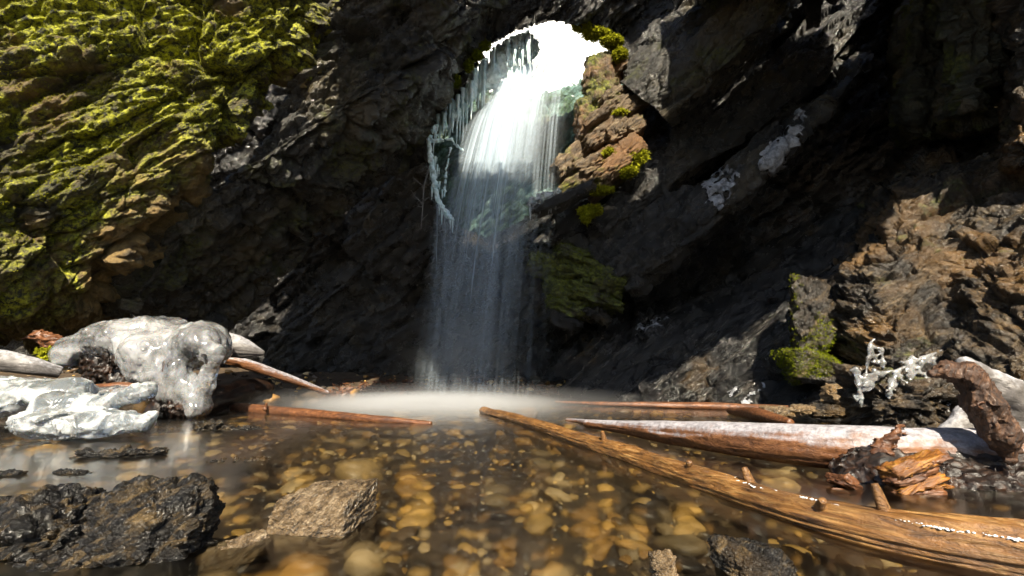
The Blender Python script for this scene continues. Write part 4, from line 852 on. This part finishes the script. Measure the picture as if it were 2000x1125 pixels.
# ------------------------------------------------------------------ rocks in the stream
def rock(name, c, half, m, label, seed, rot=0, tilt=(0, 0), sub=6, d=(.16, .10, .06), p=10, extra=6, cat='rock', an=(1, 1, 2.5), cutd=.9, cuts=()):
    V2, F2 = hull(half, sub, rot, tilt, extra, p, seed, d, cutd, an, 1.0, cuts); return tag(mk(name, V2 + np.asarray(c), F2, m), label, cat)
br = thing('wet_boulder', 'big dark wet boulder with two humps at the bottom left', 'boulder')
for i, (px_, py_, Y, hs, tl) in enumerate(((85, 1062, 1.30, (.155, .15, .155), (.1, .0)), (305, 1058, 1.27, (.135, .14, .15), (.1, .05)), (180, 1125, 1.2, (.20, .10, .07), (0, 0)))):
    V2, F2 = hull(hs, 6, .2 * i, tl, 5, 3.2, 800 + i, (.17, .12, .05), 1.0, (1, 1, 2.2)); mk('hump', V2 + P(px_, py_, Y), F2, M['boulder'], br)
rock('slab_stone', (-.55, 1.42, 0.0), (.108, .09, .098), M['slabrock'], 'square tan stone with flat top standing out of the water', 73, -.10, (.05, -.03), p=40, extra=0, d=(.05, .05, .03), an=(1, 1, 4), cuts=[((.1, -.8, -.5), .86)])
rock('sunken_stone', W(455, 1085, -.03), (.085, .04, .035), M['slabrock'], 'tan wedge stone half under water beside the square stone', 74, .45, (.1, -.22), p=14, extra=4, d=(.10, .06, .04))
rock('flat_rock', W(232, 890, .0), (.20, .05, .035), M['boulder'], 'low dark rock just breaking the water below the white ice', 75, .05, d=(.3, .2, .1))
rock('flat_rock', W(405, 838, .0), (.11, .06, .05), M['boulder'], 'small dark wet rock near the foot of the icy root', 76, d=(.3, .2, .1))
rock('flat_rock', W(470, 843, -.02), (.16, .04, .03), M['boulder'], 'flat dark rock trailing right of the small rock by the icy root', 77, d=(.3, .2, .1))
rock('flat_rock', W(140, 928, -.01), (.09, .03, .02), M['boulder'], 'thin dark rock breaking the water above the big boulder', 78, d=(.3, .2, .1))
rock('flat_rock', W(10, 932, -.01), (.07, .03, .02), M['boulder'], 'thin dark rock at the left edge above the big boulder', 79, d=(.3, .2, .1))
rock('flat_rock', W(470, 918, -.05), (.16, .07, .045), M['boulder'], 'broad dark rock just under water above the square stone', 80, .1, d=(.3, .2, .1))
rock('foreground_rock', W(1485, 1118, .0), (.085, .07, .055), M['boulder'], 'dark rounded rock at the bottom edge below the orange log', 81, d=(.12, .08, .04), p=6)
rock('foreground_rock', W(1298, 1125, .0), (.028, .03, .05), M['slabrock'], 'small pointed brown stone at the bottom edge', 82, d=(.15, .1, .05), p=8)
for i, (x, y, h, m, lb) in enumerate(((1515, 806, (.14, .1, .06), 'slabrock', 'pale ochre stone on the shore beyond the frosted log'), (1615, 802, (.16, .1, .06), 'boulder', 'blue grey wet stone on the shore beyond the frosted log'), (1625, 772, (.09, .09, .10), 'slabrock', 'upright orange stone below the mossy block'), (1565, 800, (.09, .07, .045), 'slabrock', 'small ochre stone between the pale and blue grey shore stones'), (1660, 795, (.11, .1, .08), 'brown', 'dark brown stone right of the blue grey shore stone'))):
    rock('shore_stone', P(x, y, 4.15), h, M[m], lb, 90 + i, R.uniform(-.5, .5), sub=5, d=(.22, .12, .06), cat='stone')

# ------------------------------------------------------------------ river stones
SH = []
for k in range(6):
    r = np.random.RandomState(900 + k); V0, F0 = ico(3); q = V0 * np.array((1, r.uniform(.65, .9), r.uniform(.38, .6)))
    q = q * (1 + 0.2 * fbm(V0 * 1.4 + k * 5, 3, k) + 0.22 * facet(V0 * 0.9 + k * 3, k, 0))[:, None]; SH.append((q, F0))
SH2 = []
for k in range(8):
    r = np.random.RandomState(950 + k); V0, F0 = ico(2); q = V0 * np.array((1, r.uniform(.65, .9), r.uniform(.38, .6))); SH2.append((q * (1 + 0.25 * fbm(V0 * 1.4 + k * 5, 3, k) + 0.22 * facet(V0 * 0.9 + k * 3, k, 0))[:, None], F0))
r = np.random.RandomState(77)
cand = []
N0 = 9000
yy = 0.75 * (9.5 / 0.75) ** r.rand(N0)
xx = (r.rand(N0) * 2 - 1) * yy * 1.25
sz = np.clip(r.lognormal(-3.9, 0.58, N0), 0.012, 0.13) * np.interp(yy, [0.7, 2, 5, 9], [0.75, 1.0, 1.5, 1.9])
tone = r.choice([0.06, 0.28, 0.5, 0.7, 0.85, 1.0], N0, p=[.36, .24, .14, .13, .07, .06]) + r.uniform(-.05, .05, N0)
tone = np.clip(tone, 0, 1); rotz = r.rand(N0) * 6.28; tl = r.normal(size=(N0, 2)) * .25
zz = bed_z(xx, yy) + sz * r.uniform(.05, .45, N0)
px_, py_ = proj(np.stack((xx, yy, zz), 1))
vis = sz / yy * ((px_ > 5) & (px_ < 1995) & (py_ < 1120) & (py_ > 800)) * (tone > .1)
lx = px_ - 1000; logy = np.interp(px_, [940, 1100, 1250, 1400, 1550, 1700, 1850, 2050], [803, 848, 897, 948, 995, 1035, 1062, 1092])
vis = vis * ~((px_ > 940) & (py_ < logy + 30)) * ~((px_ < 420) & (py_ > 930)) * ~((px_ < 330) & (py_ < 870)) * ~((px_ > 530) & (px_ < 745) & (py_ > 930) & (py_ < 1080))
big = set(np.argsort(-vis)[:240].tolist())
def names(t):
    return ('dark brown', 'ochre', 'orange', 'olive grey', 'pale tan')[0 if t < .4 else 1 if t < .6 else 2 if t < .77 else 3 if t < .93 else 4]
def where(x, y, z, nm):
    sz_ = 'small' if z < .05 else 'medium' if z < .075 else 'large'
    if y < 850: w = 'under the water near the splash pool' + (' left of the log tip' if x > 700 else ' by the icy root')
    elif x < 330: w = 'between the white ice and the big boulder'
    elif x < 545: w = 'between the big boulder and the square stone' if y > 930 else 'under the water right of the forked ice block'
    elif x < 760: w = 'under the water in front of the square stone' if y > 1000 else 'under the water behind the square stone'
    else:
        d = 'at the bottom edge' if y > 1060 else 'in the near shallows' if y > 980 else 'midway out' if y > 910 else 'far out'
        w = d + (' right of the square stone' if x < 960 else ' in the middle of the stream' if x < 1180 else ' beside the orange log')
    return ('%s %s stone %s' % (sz_, nm, w))
meshes = {}
Vs, Fs, Ts, o_ = [], [], [], 0
for i in range(N0):
    Mx = np.array(Matrix.Rotation(rotz[i], 3, 'Z') @ Matrix.Rotation(tl[i, 0], 3, 'X') @ Matrix.Rotation(tl[i, 1], 3, 'Y'))
    if i in big:
        k = (i % 6, round(float(tone[i]) * 12) / 12)
        if k not in meshes:
            ob = mk('river_stone', SH[k[0]][0], SH[k[0]][1], M['pebble'], attrs={'tone': np.full(len(SH[k[0]][0]), k[1])}); meshes[k] = ob
        else:
            ob = meshes[k].copy(); sc.collection.objects.link(ob)
        ob.matrix_world = Matrix.Translation((xx[i], yy[i], zz[i])) @ Matrix(Mx.tolist()).to_4x4() @ Matrix.Scale(float(sz[i]), 4)
        nm = names(k[1]); tag(ob, where(px_[i], py_[i], sz[i], nm), 'stone', '%s river stones on the stream bed' % nm)
    else:
        V0, F0 = SH2[i % 8]; Vs.append((V0 * sz[i]) @ Mx.T + (xx[i], yy[i], zz[i])); Fs.append(F0 + o_); Ts.append(np.full(len(V0), tone[i])); o_ += len(V0)
tag(mk('river_gravel', np.concatenate(Vs), np.concatenate(Fs), M['pebble'], attrs={'tone': np.concatenate(Ts)}), 'mass of small brown and ochre stones under the clear water', 'gravel', kind='stuff')
# debris along the back shore
r = np.random.RandomState(5); N1 = 2600
x1 = r.uniform(-3.2, 3.0, N1); y1 = 7.7 + np.abs(r.normal(size=N1)) * .5; z1 = np.maximum(bed_z(x1, y1), 0) + r.uniform(0, .05, N1)
d1 = r.normal(size=(N1, 3)) * (1, 1, .35); d1 /= np.linalg.norm(d1, axis=1)[:, None]; L1 = r.uniform(.03, .10, N1)[:, None]
w1 = np.cross(d1, r.normal(size=(N1, 3))); w1 /= np.linalg.norm(w1, axis=1)[:, None]; b1 = np.stack((x1, y1, z1), 1); w1 = w1 * r.uniform(.006, .03, N1)[:, None]
V1 = np.stack((b1 - d1 * L1 - w1 * .3, b1 - d1 * L1 * .2 + w1, b1 + d1 * L1, b1 - d1 * L1 * .2 - w1), 1).reshape(-1, 3)
tag(mk('shore_debris', V1, np.arange(N1 * 4).reshape(-1, 4), M['red_wood'], smooth=False), 'litter of leaves and wood chips along the shore behind the fall', 'debris', kind='stuff')
# moss growing on the left wall
moss_on(GA, NA, lambda p, n: 0.6 * fbm(p * 0.9, 2, 8) + fbm(p * 5.0, 3, 9) + 0.35 * n[:, 2] + 0.02 - 1.2 * BARE.reshape(-1), 45000, 0.007, M['moss'], 3, label='yellow green moss growing all over the left cave wall', thr=0.06)

# ------------------------------------------------------------------ spray over the splash pool
def mist(name, c, rad, dens, label):
    V0, F0 = ico(4); t = NT(name); co = t.n('TexCoord').outputs['Object']
    ln = t.n('VectorMath', {0: co}, operation='LENGTH').outputs['Value']
    f = t.ramp(ln, [(0.0, 1.0), (0.35, 0.45), (0.65, 0.12), (1.0, 0.0)])
    v = t.n('VolumePrincipled', {'Color': (0.95, 0.97, 1, 1), 'Density': t.math('MULTIPLY', f, dens), 'Anisotropy': 0.2}); t.set(t.out.inputs['Volume'], v)
    o = mk(name, V0, F0, t.m); o.location = c; o.scale = rad; return tag(o, label, 'mist', kind='stuff')
mist('mist', P(900, 690, 6.9), (1.1, .6, .9), 0.35, 'faint spray rising round the lower part of the waterfall')
mist('mist', W(860, 790, 0.04), (2.7, 1.1, .26), 1.4, 'thin haze of spray spreading over the pool beyond the sticks')
mist('mist', W(840, 787, 0.04), (1.7, .8, .15), 9.0, 'white spray lying over the splash pool at the foot of the fall')
mist('mist', P(1010, 230, 7.35), (1.0, 0.55, 1.35), 1.0, 'spray haze added to give a glow around the top of the waterfall in the hole')  # spray volume added to imitate bloom around the bright hole
